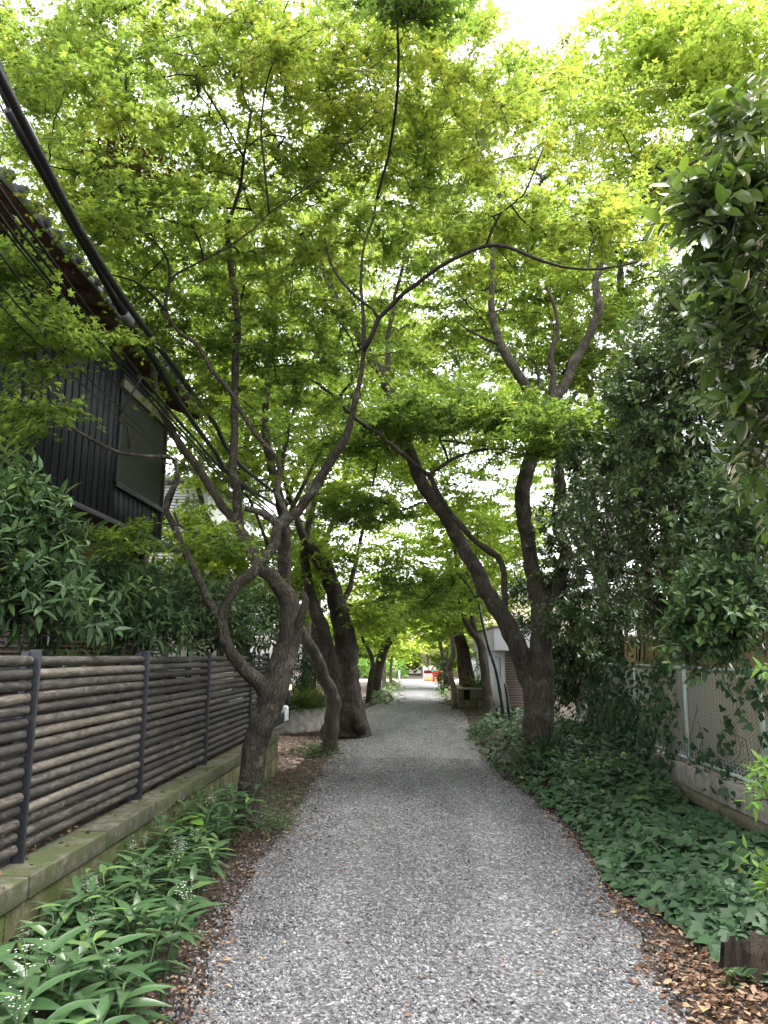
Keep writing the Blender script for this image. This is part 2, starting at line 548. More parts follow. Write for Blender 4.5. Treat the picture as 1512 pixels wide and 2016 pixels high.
def place(mb, tpl, pos, d, n, size, tint):
    """put one copy of a leaf template at every pos, pointing along d, facing n"""
    V, F = tpl
    pos = np.asarray(pos); N = len(pos)
    d = nrm(np.asarray(d)); y = nrm(np.cross(n, d)); z = np.cross(d, y)
    size = np.broadcast_to(np.asarray(size, float), (N,))
    W = pos[:, None, :] + size[:, None, None] * (V[None, :, 0, None] * d[:, None, :] + V[None, :, 1, None] * y[:, None, :] + V[None, :, 2, None] * z[:, None, :])
    FF = (F[None] + (np.arange(N) * len(V))[:, None, None]).reshape(-1, F.shape[1])
    mb.add(W.reshape(-1, 3), FF, np.repeat(np.clip(tint, 0, 1), len(F)))

def spline(pts, rad, step):
    """Catmull-Rom through the traced points"""
    pts = np.asarray(pts, float); rad = np.asarray(rad, float)
    p = np.vstack([2 * pts[0] - pts[1], pts, 2 * pts[-1] - pts[-2]])
    out, ro = [], []
    for i in range(len(pts) - 1):
        a, b, c, d = p[i], p[i + 1], p[i + 2], p[i + 3]
        k = max(1, int(round(np.linalg.norm(c - b) / step)))
        for t in np.arange(k) / k:
            out.append(.5 * (2 * b + (c - a) * t + (2 * a - 5 * b + 4 * c - d) * t * t + (3 * b - a - 3 * c + d) * t ** 3))
            ro.append(rad[i] + (rad[i + 1] - rad[i]) * t)
    out.append(pts[-1]); ro.append(rad[-1])
    return np.array(out), np.array(ro)

HOLES = []          # lines of sight left open to the sky: (u, v, ru, rv)

def proj(p):
    q = p - CAMP
    z = q @ _f
    return 756 + FPX * (q @ _r) / z, 1008 - FPX * (q @ _u) / z

def fuse(mb, voxel, rough=.010, smooth=6):
    """grow overlapping limbs into one skin, then knobble it"""
    o = mb.build('trunk', M['bark'])
    m1 = o.modifiers.new('r', 'REMESH'); m1.mode = 'VOXEL'; m1.voxel_size = voxel
    m2 = o.modifiers.new('s', 'SMOOTH'); m2.iterations = smooth; m2.factor = .5
    dg = bpy.context.evaluated_depsgraph_get()
    me = bpy.data.meshes.new_from_object(o.evaluated_get(dg))
    old = o.data
    bpy.data.objects.remove(o); bpy.data.meshes.remove(old)
    n = len(me.vertices)
    co = np.empty(n * 3, np.float32); me.vertices.foreach_get('co', co); co = co.reshape(-1, 3)
    no = np.empty(n * 3, np.float32); me.vertex_normals.foreach_get('vector', no); no = no.reshape(-1, 3)
    h = np.array([mnoise.noise(Vector((c[0] * 7, c[1] * 7, c[2] * 3))) * .8 + .35 * mnoise.noise(Vector((c[0] * 30, c[1] * 30, c[2] * 12))) for c in co])
    co = co + no * (h * rough)[:, None]
    me.vertices.foreach_set('co', co.astype(np.float32).ravel())
    me.polygons.foreach_set('use_smooth', np.ones(len(me.polygons), bool))
    me.update()
    return me

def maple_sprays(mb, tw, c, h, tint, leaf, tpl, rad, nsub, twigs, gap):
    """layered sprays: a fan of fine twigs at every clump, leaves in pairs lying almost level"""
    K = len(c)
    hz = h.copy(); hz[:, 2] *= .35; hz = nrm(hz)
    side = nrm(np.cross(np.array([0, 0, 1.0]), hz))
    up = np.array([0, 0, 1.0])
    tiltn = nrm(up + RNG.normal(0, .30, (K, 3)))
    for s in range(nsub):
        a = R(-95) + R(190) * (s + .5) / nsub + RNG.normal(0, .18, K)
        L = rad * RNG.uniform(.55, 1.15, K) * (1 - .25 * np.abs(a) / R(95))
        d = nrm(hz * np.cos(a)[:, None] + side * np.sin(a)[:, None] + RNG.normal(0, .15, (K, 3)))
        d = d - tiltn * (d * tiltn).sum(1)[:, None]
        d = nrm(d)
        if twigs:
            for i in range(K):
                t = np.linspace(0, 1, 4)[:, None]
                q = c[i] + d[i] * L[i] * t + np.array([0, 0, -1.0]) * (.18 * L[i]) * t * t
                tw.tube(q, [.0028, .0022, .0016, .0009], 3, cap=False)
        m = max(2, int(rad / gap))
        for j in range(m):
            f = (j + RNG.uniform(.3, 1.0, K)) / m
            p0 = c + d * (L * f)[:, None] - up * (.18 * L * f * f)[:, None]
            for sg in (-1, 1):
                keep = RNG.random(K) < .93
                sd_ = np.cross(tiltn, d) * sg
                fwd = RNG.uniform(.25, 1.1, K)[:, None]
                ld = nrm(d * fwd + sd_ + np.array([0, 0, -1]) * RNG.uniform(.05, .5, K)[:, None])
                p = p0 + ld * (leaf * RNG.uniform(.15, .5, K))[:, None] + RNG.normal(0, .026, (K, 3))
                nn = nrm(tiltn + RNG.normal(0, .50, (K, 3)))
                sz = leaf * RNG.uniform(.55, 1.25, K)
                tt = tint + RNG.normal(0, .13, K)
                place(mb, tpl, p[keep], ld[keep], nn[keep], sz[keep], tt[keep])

def evergreen_sprays(mb, tw, c, h, tint, leaf, tpl, rad, nsub, twigs, gap):
    K = len(c)
    for s in range(nsub):
        d = nrm(h * .7 + RNG.normal(0, .6, (K, 3)) + np.array([0, 0, -.05]))
        L = rad * RNG.uniform(.5, 1.1, K)
        if twigs:
            for i in range(K):
                t = np.linspace(0, 1, 3)[:, None]
                tw.tube(c[i] + d[i] * L[i] * t, [.0035, .0025, .0015], 3, cap=False)
        m = max(3, int(rad / gap))
        a0 = RNG.uniform(0, 6.28, K)
        ax = nrm(np.cross(d, np.array([.3, .2, 1.0]))); ay = np.cross(d, ax)
        st = tint + RNG.normal(0, .12, K)
        for j in range(m):
            f = .25 + .75 * (j + .5) / m
            a = a0 + j * 2.4
            rdir = ax * np.cos(a)[:, None] + ay * np.sin(a)[:, None]
            ld = nrm(d * (.35 + .5 * f) + rdir + np.array([0, 0, -.25]))
            p = c + d * (L * f)[:, None]
            nn = nrm(np.array([0, 0, 1.0]) * .9 + d * .3 + RNG.normal(0, .35, (K, 3)))
            place(mb, tpl, p, ld, nn, leaf * RNG.uniform(.65, 1.15, K), st + RNG.normal(0, .10, K))

def grow(name, label, cat, limbs, regions, leafm, leaf=.06, tpl=T_MAPLE5, kindf=maple_sprays, rad=.42, nsub=7, bark='bark',
         voxel=None, twigs=True, group=None, holes=(), reach=2.6, gap=.055, thick=.028, base=None, step=.13, sides=5, rough=.010):
    """limbs: traced lists of (u, v, Y, width px) or of world (x, y, z, radius) when prefixed 'w'. regions: (u, v, Y, ru, rv, rY, count, tint)"""
    P_, par, rad_, traced = [], [], [], []
    tk = MB(); br = MB()
    wl = []
    for limb in limbs:
        if limb[0] == 'w':
            a = np.array(limb[1:], float); pts, rr = a[:, :3], a[:, 3]
        else:
            a = np.array(limb, float)
            pts = P(a[:, 0], a[:, 1], a[:, 2])
            rr = a[:, 3] * .5 / FPX * np.linalg.norm(pts - CAMP, axis=1)
        pts, rr = spline(pts, rr, step)
        k = len(pts)
        amp = np.minimum(rr * .12, .012)[:, None]
        pts = pts + RNG.normal(0, 1, pts.shape) * amp * (np.arange(k) > 0)[:, None]
        wl.append((pts, rr))
        if P_:
            q = np.array(P_)
            first = int(np.argmin(((q - pts[0]) ** 2).sum(1)))
        else:
            first = -1
        for i in range(k):
            P_.append(pts[i]); par.append(first if i == 0 else len(P_) - 2); rad_.append(rr[i]); traced.append(True)
        if rr[0] >= thick:
            tk.tube(pts, rr, 14)
        else:
            br.tube(pts, rr, 7)
    b0 = wl[0][0][0] if base is None else np.array(base)
    root = thing(name, label, cat, (b0[0], b0[1], b0[2] + .0), group)
    # clumps
    cs, ts = [], []
    for rg in regions:
        u, v, Y, ru, rv, rY, cnt, ti = rg
        cnt = int(cnt)
        q = RNG.normal(0, 1, (cnt, 3)); q = nrm(q) * RNG.random((cnt, 1)) ** (1 / 2.4)
        uu, vv, YY = u + q[:, 0] * ru, v + q[:, 1] * rv, Y + q[:, 2] * rY
        keep = np.ones(cnt, bool)
        for (hu, hv, hru, hrv) in list(HOLES) + list(holes):
            keep &= ((uu - hu) / hru) ** 2 + ((vv - hv) / hrv) ** 2 > 1
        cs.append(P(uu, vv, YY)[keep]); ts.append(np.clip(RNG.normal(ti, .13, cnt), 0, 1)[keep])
    cs = np.concatenate(cs); ts = np.concatenate(ts)
    lim = np.array(P_)
    d0 = np.array([np.sqrt(((lim - c) ** 2).sum(1)).min() for c in cs]) if len(cs) else np.zeros(0)
    order = np.argsort(d0)
    used, hd, tt, paths = [], [], [], []
    buf = np.zeros((len(P_) + len(cs) * 14 + 10, 3)); nb = len(P_); buf[:nb] = lim
    for ci in order:
        c = cs[ci]
        dv = c - buf[:nb]
        dist = np.sqrt((dv ** 2).sum(1))
        cost = dist + .5 * np.maximum(0, -dv[:, 2])
        q = int(np.argmin(cost))
        if dist[q] > reach or c[2] < .25:
            continue
        a = buf[q]
        L = dist[q]
        k = int(min(12, max(2, round(L / .14))))
        mid = (a + c) / 2 + np.array([0, 0, .12 * L]) + RNG.normal(0, .07 * L, 3)
        t = np.linspace(0, 1, k + 1)[:, None]
        pts = (1 - t) ** 2 * a + 2 * t * (1 - t) * mid + t * t * c
        pts[1:-1] += RNG.normal(0, .016, pts[1:-1].shape)
        ids = [q]
        for i in range(1, k + 1):
            buf[nb] = pts[i]; P_.append(pts[i]); par.append(ids[-1]); rad_.append(0.0); traced.append(False)
            ids.append(nb); nb += 1
        paths.append(ids)
        used.append(c); tt.append(ts[ci])
        hd.append(c - a + .25 * (c - b0))
    cnt = np.zeros(len(P_))
    for ids in paths:
        cnt[ids[-1]] += 1
    for i in range(len(P_) - 1, -1, -1):
        if par[i] >= 0:
            cnt[par[i]] += cnt[i]
    rr = .0032 * np.maximum(cnt, 1) ** .46
    arr = np.array(P_)
    cap = np.zeros(len(P_))
    for i in range(len(P_)):
        cap[i] = rad_[i] * .85 if traced[i] else cap[par[i]] * .97
    for ids in paths:
        r = rr[ids].copy(); r[0] = r[1]
        if traced[ids[0]]:
            r[0] = min(r[1] * 1.3, max(rad_[ids[0]], r[1]))
        r = np.maximum(np.minimum(r, cap[ids]), .0022)
        br.tube(arr[ids], r, sides, cap=False)
    # trunk part
    if tk.n:
        if voxel:
            me = fuse(tk, voxel, rough)
            me.materials.clear(); me.materials.append(M[bark])
            co = np.empty(len(me.vertices) * 3, np.float32); me.vertices.foreach_get('co', co)
            co = (co.reshape(-1, 3) - np.array(root.location)).astype(np.float32)
            me.vertices.foreach_set('co', co.ravel()); me.update()
            me.name = 'trunk'
            o = bpy.data.objects.new('trunk', me); COL.objects.link(o); o.parent = root
        else:
            tk.build('trunk', M[bark], root, True)
    if used:
        lv = MB()
        used = np.array(used); hd = nrm(np.array(hd)); tt = np.array(tt)
        kindf(lv, br, used, hd, tt, leaf, tpl, rad, nsub, twigs, gap)
        lv.build('crown', M[leafm], root)
    if br.n:
        br.build('branchwork', M['twig'], root, True)
    return root

# ================================================================== THE SETTING
mb = MB()
mb.add([[-150, -40, -.012], [150, -40, -.012], [150, 220, -.012], [-150, 220, -.012]], [[0, 1, 2, 3]])
kind(mb.build('ground', M['soil']), 'structure')

# road: edges measured on the photograph
EL = [(330, 2080), (385, 2016), (452, 1800), (520, 1690), (590, 1590), (640, 1510), (668, 1455), (690, 1420), (712, 1398), (748, 1385), (770, 1368), (786, 1346)]
ER = [(1390, 2080), (1335, 2016), (1225, 1800), (1130, 1650), (1050, 1575), (985, 1525), (930, 1465), (925, 1425), (915, 1400), (885, 1388), (872, 1370), (861, 1346)]
gl = G([a for a, b in EL], [b for a, b in EL]); gr = G([a for a, b in ER], [b for a, b in ER])
YS = np.concatenate([np.arange(-3, 12, .12), np.arange(12, 46, .5)])
XL = np.interp(YS, gl[:, 1], gl[:, 0]); XR = np.interp(YS, gr[:, 1], gr[:, 0])
XL = np.convolve(np.pad(XL, 4, 'edge'), np.ones(9) / 9, 'valid'); XR = np.convolve(np.pad(XR, 4, 'edge'), np.ones(9) / 9, 'valid')

def road_x(y):
    return np.interp(y, YS, XL), np.interp(y, YS, XR)

def crown_z(f):
    return .035 * (1 - (2 * f - 1) ** 2)
mb = MB()
nx = 24
jl = np.array([mnoise.noise(Vector((0, y * 2.2, 3))) for y in YS]) * .10
jr = np.array([mnoise.noise(Vector((5, y * 2.2, 3))) for y in YS]) * .10
f = np.linspace(0, 1, nx)
X = (XL + jl)[:, None] * (1 - f) + (XR + jr)[:, None] * f
V = np.stack([X, np.repeat(YS[:, None], nx, 1), np.repeat(crown_z(f)[None], len(YS), 0) + .002], -1)
i = np.arange(len(YS) - 1)[:, None] * nx; j = np.arange(nx - 1)[None]
mb.add(V.reshape(-1, 3), np.stack([i + j, i + j + 1, i + nx + j + 1, i + nx + j], -1).reshape(-1, 4))
kind(mb.build('gravel_road', M['gravel'], None, True), 'structure')
# the street the lane ends in
mb = MB()
mb.box(-40, 60, 45.5, 52, -.02, .01)
kind(mb.build('street', M['concrete']), 'structure')

# loose stones of the lane
def ico():
    bm = bmesh.new(); bmesh.ops.create_icosphere(bm, subdivisions=1, radius=1)
    V = np.array([w.co[:] for w in bm.verts]); F = np.array([[w.index for w in q.verts] for q in bm.faces]); bm.free()
    return V, F
IV, IF = ico()
mb = MB()
def scatter_stones(n, y0, y1, smin, smax, spread):
    y = y0 + (y1 - y0) * RNG.random(n) ** 1.15
    a, b = road_x(y)
    f = RNG.random(n)
    out = RNG.random(n) < spread
    f[out] = np.where(RNG.random(out.sum()) < .5, -np.abs(RNG.normal(0, .05, out.sum())), 1 + np.abs(RNG.normal(0, .05, out.sum())))
    trk = np.exp(-((f - .27 + .03 * np.sin(y * .7)) / .075) ** 2) + np.exp(-((f - .70 + .03 * np.sin(y * .6 + 1)) / .085) ** 2)
    ok = RNG.random(n) > .74 * trk
    f, y, a, b, trk = f[ok], y[ok], a[ok], b[ok], trk[ok]; n = len(f)
    x = a + (b - a) * f
    z = crown_z(np.clip(f, 0, 1))
    ang = RNG.uniform(0, 6.28, n)
    sz = (smin + (smax - smin) * RNG.random(n) ** 2.2) * (1 - .25 * trk)
    sx, sy, sz_ = sz, sz * RNG.uniform(.55, .95, n), sz * RNG.uniform(.45, .85, n)
    tl = RNG.normal(0, .35, (n, 2))
    W = IV[None] * (1 + RNG.uniform(-.28, .28, (n, 12, 1)))
    W = W * np.stack([sx, sy, sz_], -1)[:, None, :]
    zz = W[:, :, 2] + W[:, :, 0] * tl[:, 0:1] + W[:, :, 1] * tl[:, 1:2]
    c, s = np.cos(ang)[:, None], np.sin(ang)[:, None]
    W = np.stack([W[:, :, 0] * c - W[:, :, 1] * s + x[:, None], W[:, :, 0] * s + W[:, :, 1] * c + y[:, None], zz + z[:, None] + sz_[:, None] * .35], -1)
    F = (IF[None] + (np.arange(n) * 12)[:, None, None]).reshape(-1, 3)
    t = RNG.random(n)
    mb.add(W.reshape(-1, 3), F, np.repeat(t, 20))
scatter_stones(60000, 1.9, 6.2, .005, .0145, .05)
scatter_stones(26000, 6.2, 12, .006, .014, .06)
kind(mb.build('gravel', M['pebble']), 'stuff')

# fallen leaves
mb = MB()
def scatter_litter(n, pts, size, zf=lambda x, y: 0.0, sp=None):
    x, y = pts
    d = nrm(np.stack([RNG.normal(0, 1, n), RNG.normal(0, 1, n), RNG.normal(0, .15, n)], -1))
    nn = nrm(np.stack([RNG.normal(0, .35, n), RNG.normal(0, .35, n), np.ones(n)], -1))
    z = np.vectorize(zf)(x, y) + RNG.uniform(.006, .03, n)
    place(mb, T_LITTER, np.stack([x, y, z], -1), d, nn, size * RNG.uniform(.5, 1.25, n), RNG.random(n) ** 1.1)
def band(n, y0, y1, side, off, sig, pw=1.0):
    y = y0 + (y1 - y0) * RNG.random(n) ** pw
    a, b = road_x(y)
    e = RNG.normal(off, sig, n)
    return (a - e if side < 0 else b + e), y
scatter_litter(2600, band(2600, 2.0, 4.3, 1, .42, .24), .048)
n = 1500; y = RNG.uniform(2.0, 4.6, n); a, b = road_x(y); scatter_litter(n, (b + .05 + (2.9 - b) * RNG.random(n), y), .048)
scatter_litter(700, band(700, 4.0, 6, 1, .16, .13), .042)
scatter_litter(1100, band(1100, 5, 11, 1, .04, .09), .036)
scatter_litter(1300, band(1300, 2.2, 7.5, -1, .10, .14), .034)
scatter_litter(6500, band(6500, 6.5, 18, -1, .5, .5), .042)
scatter_litter(900, band(900, 17, 32, -1, .25, .3), .06)
scatter_litter(1600, band(1600, 16, 34, 1, .1, .5), .06)
n = 1500; y = RNG.uniform(2.3, 26, n); a, b = road_x(y)
scatter_litter(n, (a + (b - a) * RNG.random(n), y), .035, lambda x, y: .03)
n = 1500; scatter_litter(n, (RNG.uniform(-2.6, -1.90, n), RNG.uniform(2.5, 10.3, n)), .045, lambda x, y: .52)
n = 900; scatter_litter(n, (RNG.uniform(2.95, 3.6, n), RNG.uniform(4, 12, n)), .05, lambda x, y: .42)
kind(mb.build('fallen_leaves', M['litter']), 'stuff')

# raised bed behind the left retaining wall, and the strip behind the right one
mb = MB(); mb.box(-9, -1.95, -1, 10.7, -.05, .515)
kind(mb.build('planting_bed_soil', M['soil']), 'structure')
mb = MB(); mb.box(2.97, 12, -1, 13.9, -.05, .415)
kind(mb.build('raised_strip_soil', M['soil']), 'structure')

# driveway paving between the retaining wall and the planter
mb = MB()
for r_ in range(22):
    for c_ in range(20):
        y0 = 10.9 + r_ * .2; x0 = -6.2 + c_ * .22 + (r_ % 2) * .11
        mb.box(x0 + .004, x0 + .214, y0 + .004, y0 + .195, -.02, .012 + RNG.uniform(0, .004), RNG.random())
kind(mb.build('brick_driveway', M['paving']), 'structure')

# ================================================================== LEFT SIDE
t = thing('retaining_wall', 'low mossy block retaining wall with a stone coping below the log fence', 'wall', (-1.87, 6, 0))
def course(name, z0, z1, x0, x1, bl, mat, y0, y1, off):
    m = MB(); y = y0 - off
    while y < y1:
        a, b = max(y, y0), min(y + bl, y1)
        if b - a > .05:
            m.box(x0 + RNG.uniform(-.004, .004), x1 + RNG.uniform(-.006, .006), a + .006, b - .006, z0, z1 + RNG.uniform(-.003, .003), RNG.random(), .010)
        y += bl
    return m.build(name, mat, t)
course('coping', .438, .55, -2.08, -1.862, .92, M['coping'], -.5, 10.75, .3)
course('block_course', .216, .427, -2.07, -1.88, .78, M['block'], -.5, 10.75, .55)
course('block_course', -.06, .206, -2.065, -1.877, .78, M['block'], -.5, 10.75, .15)
m = MB(); m.box(-2.05, -1.895, -.5, 10.71, 0, .54); m.build('mortar_core', M['soil'], t)

t = thing('log_fence', 'fence of charred round logs between dark steel posts on the mossy wall', 'fence', (-2.02, 6, .55))
posts = [2.2, 4.02, 5.72, 7.5, 9.5, 10.6]
for y in posts:
    m = MB(); m.box(-2.070, -2.010, y - .010, y + .010, .48, 1.63, .5, .003)
    m.box(-2.110, -2.070, y - .022, y + .022, .48, 1.62, .5, .003)
    m.build('post', M['post'], t)
nl = 16
for b in range(len(posts) - 1):
    ya, yb = posts[b] + .02, posts[b + 1] - .02
    for k in range(nl):
        z = .615 + k * (1.565 - .615) / (nl - 1)
        r0 = RNG.uniform(.0262, .0298)
        s = np.linspace(0, 1, 9)
        sag = RNG.normal(0, .004)
        pts = np.stack([-2.058 + RNG.normal(0, .003) + 0 * s, ya + (yb - ya) * s, z + RNG.normal(0, .002) + sag * np.sin(s * 3.14)], -1)
        rr = r0 + RNG.normal(0, .0008, 9); rr[0] = r0 * .72; rr[-1] = r0 * .72
        pts = np.vstack([pts[:1], pts[:1] + [0, .012, 0], pts[1:-1], pts[-1:] - [0, .012, 0], pts[-1:]])
        rr = np.concatenate([[r0 * .72], [r0], rr[1:-1], [r0], [r0 * .72]])
        m = MB(); m.tube(pts, rr, 14, float(np.clip(RNG.normal(.44 if b < 2 else .24, .27), 0, 1)))
        m.build('log', M['log'], t, True)

# slatted screen among the shrubs
t = thing('slat_screen', 'dark horizontal slat screen standing among the shrubs behind the log fence', 'screen', (-3.1, 6.2, .5))
m = MB()
for k in range(32):
    m.box(-3.11, -3.09, 4.6, 9.4, .6 + k * .042, .624 + k * .042)
m.build('slat_panel', M['post'], t)
for y in (4.6, 6.2, 7.8, 9.4):
    m = MB(); m.box(-3.15, -3.112, y - .02, y + .02, .4, 2.0); m.build('post', M['post'], t)

# ---- dark timber house
HX = -4.5
t = thing('timber_house', 'two storey house of black vertical boards with cedar soffit and recessed wooden ground floor', 'house', (-6.5, 11, .5))
m = MB()
m.box(-10, HX, 6.0, 13.05, 3.60, 6.2)
for k, y in enumerate(np.arange(6.0, 13.0, .2)):
    w = RNG.uniform(-.006, .006)
    if not (10.75 < y + .1 < 12.9):
        m.box(HX, HX + .012 + abs(w), y + .012, y + .19, 3.61, 6.15, RNG.random())
        m.box(HX, HX + .034, y - .014, y + .014, 3.60, 6.15, RNG.random())
    else:
        m.box(HX, HX + .012 + abs(w), y + .012, y + .19, 3.63, 4.12, RNG.random())
        m.box(HX, HX + .034, y - .014, y + .014, 3.62, 4.12, RNG.random())
for k, x in enumerate(np.arange(-10, HX, .2)):
    m.box(x - .014, x + .014, 5.965, 6.0, 3.60, 6.15, RNG.random())
    m.box(x - .014, x + .014, 13.05, 13.085, 3.60, 6.15, RNG.random())
m.build('wall', M['charred'], t)
w = MB()
w.box(HX - .05, HX + .06, 10.72, 10.80, 4.12, 6.1, .5, .005); w.box(HX - .05, HX + .06, 12.82, 12.90, 4.12, 6.1, .5, .005)
w.box(HX - .05, HX + .075, 10.72, 12.90, 4.10, 4.18, .5, .005); w.box(HX - .05, HX + .055, 10.80, 12.82, 5.72, 6.1)
wo_ = w.build('window', M['frame'], t)
w = MB()
for k in range(37):
    z = 4.19 + k * .0415
    w.add([[HX + .012, 10.805, z], [HX + .012, 12.815, z], [HX + .034, 12.815, z + .012], [HX + .034, 10.805, z + .012], [HX + .012, 10.805, z + .040], [HX + .012, 12.815, z + .040]],
          [[0, 1, 2, 3], [3, 2, 5, 4]])
w.box(HX - .02, HX + .010, 10.80, 12.82, 4.18, 5.72)
w.build('shutter', M['shutter'], wo_)
w = MB(); w.box(HX + .03, HX + .10, 10.68, 12.95, 5.66, 5.80, .5, .005); w.build('lintel', M['lintel'], wo_)
w = MB()
w.box(-9.5, -4.11, 8.28, 12.95, 3.40, 3.435, .5, .004)
w.box(-4.15, -4.10, 8.28, 12.95, 3.385, 3.455, .5, .004); w.box(-9.5, -4.10, 8.25, 8.295, 3.385, 3.455, .5, .004)
w.box(-10, HX - .03, 6.1, 13.0, 3.46, 3.598)
w.build('canopy', M['dark_metal'], t)
w = MB()
w.box(-10, -4.72, 8.2, 12.95, .5, 3.39)
for k, y in enumerate(np.arange(8.2, 12.9, .16)):
    w.box(-4.72, -4.705, y + .004, y + .152, .5, 3.38, RNG.random())
for y in (9.6, 11.2, 12.6):
    w.box(-4.71, -4.64, y - .05, y + .05, .5, 3.39)
w.build('ground_floor', M['cedar'], t)
# roof: pitched up away from the lane
EY0, EY1, EX = 5.2, 13.5, -3.95
def slope(x): return 6.13 + (EX - x) * .42
w = MB()
xs = [EX, -10.5]
w.add([[EX, EY0, slope(EX)], [EX, EY1, slope(EX)], [-10.5, EY1, slope(-10.5)], [-10.5, EY0, slope(-10.5)],
       [EX, EY0, slope(EX) + .10], [EX, EY1, slope(EX) + .10], [-10.5, EY1, slope(-10.5) + .10], [-10.5, EY0, slope(-10.5) + .10]],
      [[0, 3, 2, 1], [4, 5, 6, 7], [0, 1, 5, 4], [1, 2, 6, 5], [2, 3, 7, 6], [3, 0, 4, 7]])
for y in np.arange(EY0 + .12, EY1, .265):
    s = np.array([0, 1.0])
    for k in range(22):
        xa, xb = EX + .05 - k * .28, EX + .05 - (k + 1) * .28
        w.tube([[xa, y, slope(xa) + .125], [xb, y, slope(xb) + .105]], [.06, .05], 8)
ro = w.build('roof', M['tile'], t)
w = MB()
for k, x in enumerate(np.arange(-6.6, EX - .02, .19)):
    a, b = x + .003, x + .187
    w.add([[a, EY0, slope(a) - .02], [b, EY0, slope(b) - .02], [b, EY1 - .01, slope(b) - .02], [a, EY1 - .01, slope(a) - .02],
           [a, EY0, slope(a) - .004], [b, EY0, slope(b) - .004], [b, EY1 - .01, slope(b) - .004], [a, EY1 - .01, slope(a) - .004]],
          [[0, 1, 2, 3], [7, 6, 5, 4], [0, 4, 5, 1], [2, 6, 7, 3]], RNG.random())
for y in np.arange(EY0 + .2, EY1, .62):
    w.add([[-6.6, y, slope(-6.6) - .14], [-6.6, y + .05, slope(-6.6) - .14], [EX - .1, y + .05, slope(EX) - .09], [EX - .1, y, slope(EX) - .09],
           [-6.6, y, slope(-6.6) - .022], [-6.6, y + .05, slope(-6.6) - .022], [EX - .1, y + .05, slope(EX - .1) - .022], [EX - .1, y, slope(EX - .1) - .022]],
          [[0, 1, 2, 3], [0, 4, 5, 1], [1, 5, 6, 2], [2, 6, 7, 3], [3, 7, 4, 0]], RNG.random())
w.build('soffit', M['cedar'], ro)


# ---- overhead cables along the lane's left side
POLE = (-2.95, 21.0)
pole = thing('utility_pole', 'slim grey utility pole standing among trees behind the big gnarled trunk', 'pole', (POLE[0], POLE[1], 0))
m = MB(); m.tube([[POLE[0], POLE[1], -.1], [POLE[0], POLE[1], 8.2]], [.13, .095], 14); m.build('shaft', M['concrete'], pole, True)
for z in (4.7, 5.3, 6.1):
    m = MB(); m.tube([[POLE[0] - .45, POLE[1], z], [POLE[0] + .45, POLE[1], z]], .028, 8); m.build('crossarm', M['clamp'], pole, True)
m = MB()
for k in range(5):
    a = np.linspace(0, 6.28, 24)
    m.tube(np.stack([POLE[0] + .15 + .28 * np.cos(a), POLE[1] - .16 - .02 * k + 0 * a, 4.55 + (.2 + .02 * k) * np.sin(a)], -1), .011, 6, cap=False)
m.build('cable_coil', M['clamp'], pole, True)

def cable(name, label, uv, x, w0, mat='cable', end=None, group=None, sides=7):
    a = np.array(uv, float)
    xs = np.interp(a[:, 0], [a[0, 0], a[-1, 0]], x)
    pts = np.array([PX(q[0], q[1], xx) for q, xx in zip(a, xs)])
    d = pts[0] - pts[1]
    pts = np.vstack([pts[0] + d / np.linalg.norm(d) * 2.2 + np.array([0, 0, .15]), pts])
    if end is not None:
        pts = np.vstack([pts, [end]])
    pts, rr = spline(pts, np.full(len(pts), w0), .25)
    m = MB(); m.tube(pts, rr, sides)
    return tag(m.build(name, M[mat], None, True), label, 'cable', group), pts
E = lambda dx, z: (POLE[0] + dx, POLE[1], z)
main, mp_ = cable('sleeved_cable', 'thick black sleeved cable, highest and stoutest of the overhead lines', [(0, 152), (50, 262), (95, 350), (140, 430), (200, 535), (250, 628)], (-2.5, -2.55), .045)
r_ = thing('cable_joint', 'grey taped joint where the thick black sleeve ends', 'cable joint', mp_[-1])
m = MB(); d = nrm(mp_[-1] - mp_[-3]); m.tube([mp_[-1] - d * .1, mp_[-1] - d * .08, mp_[-1] + d * .04, mp_[-1] + d * .10], [.048, .056, .056, .03], 14); m.build('sleeve', M['clamp'], r_, True)
i0 = int(np.argmin(((mp_ - PX(45, 215, -2.5)) ** 2).sum(1)))
r_ = thing('cable_joint', 'grey tape wound round the thick black cable near the upper left edge', 'cable joint', mp_[i0])
d = nrm(mp_[i0 + 1] - mp_[i0]); m = MB(); m.tube([mp_[i0] - d * .10, mp_[i0] - d * .09, mp_[i0] + d * .09, mp_[i0] + d * .10], [.045, .055, .056, .045], 14); m.build('sleeve', M['clamp'], r_, True)
cable('overhead_cable', 'black cable running on beyond the taped joint to the pole', [(250, 628), (300, 705), (352, 790), (420, 885), (480, 955)], (-2.55, -2.65), .030, end=E(.1, 5.25))
cable('overhead_cable', 'black cable close under the thick sleeve, tied to it by loops', [(120, 385), (165, 465), (215, 545), (262, 615), (340, 720), (420, 830), (490, 930)], (-2.35, -2.5), .030, end=E(.3, 5.3))
g = 'thin black wires strung past the timber house'
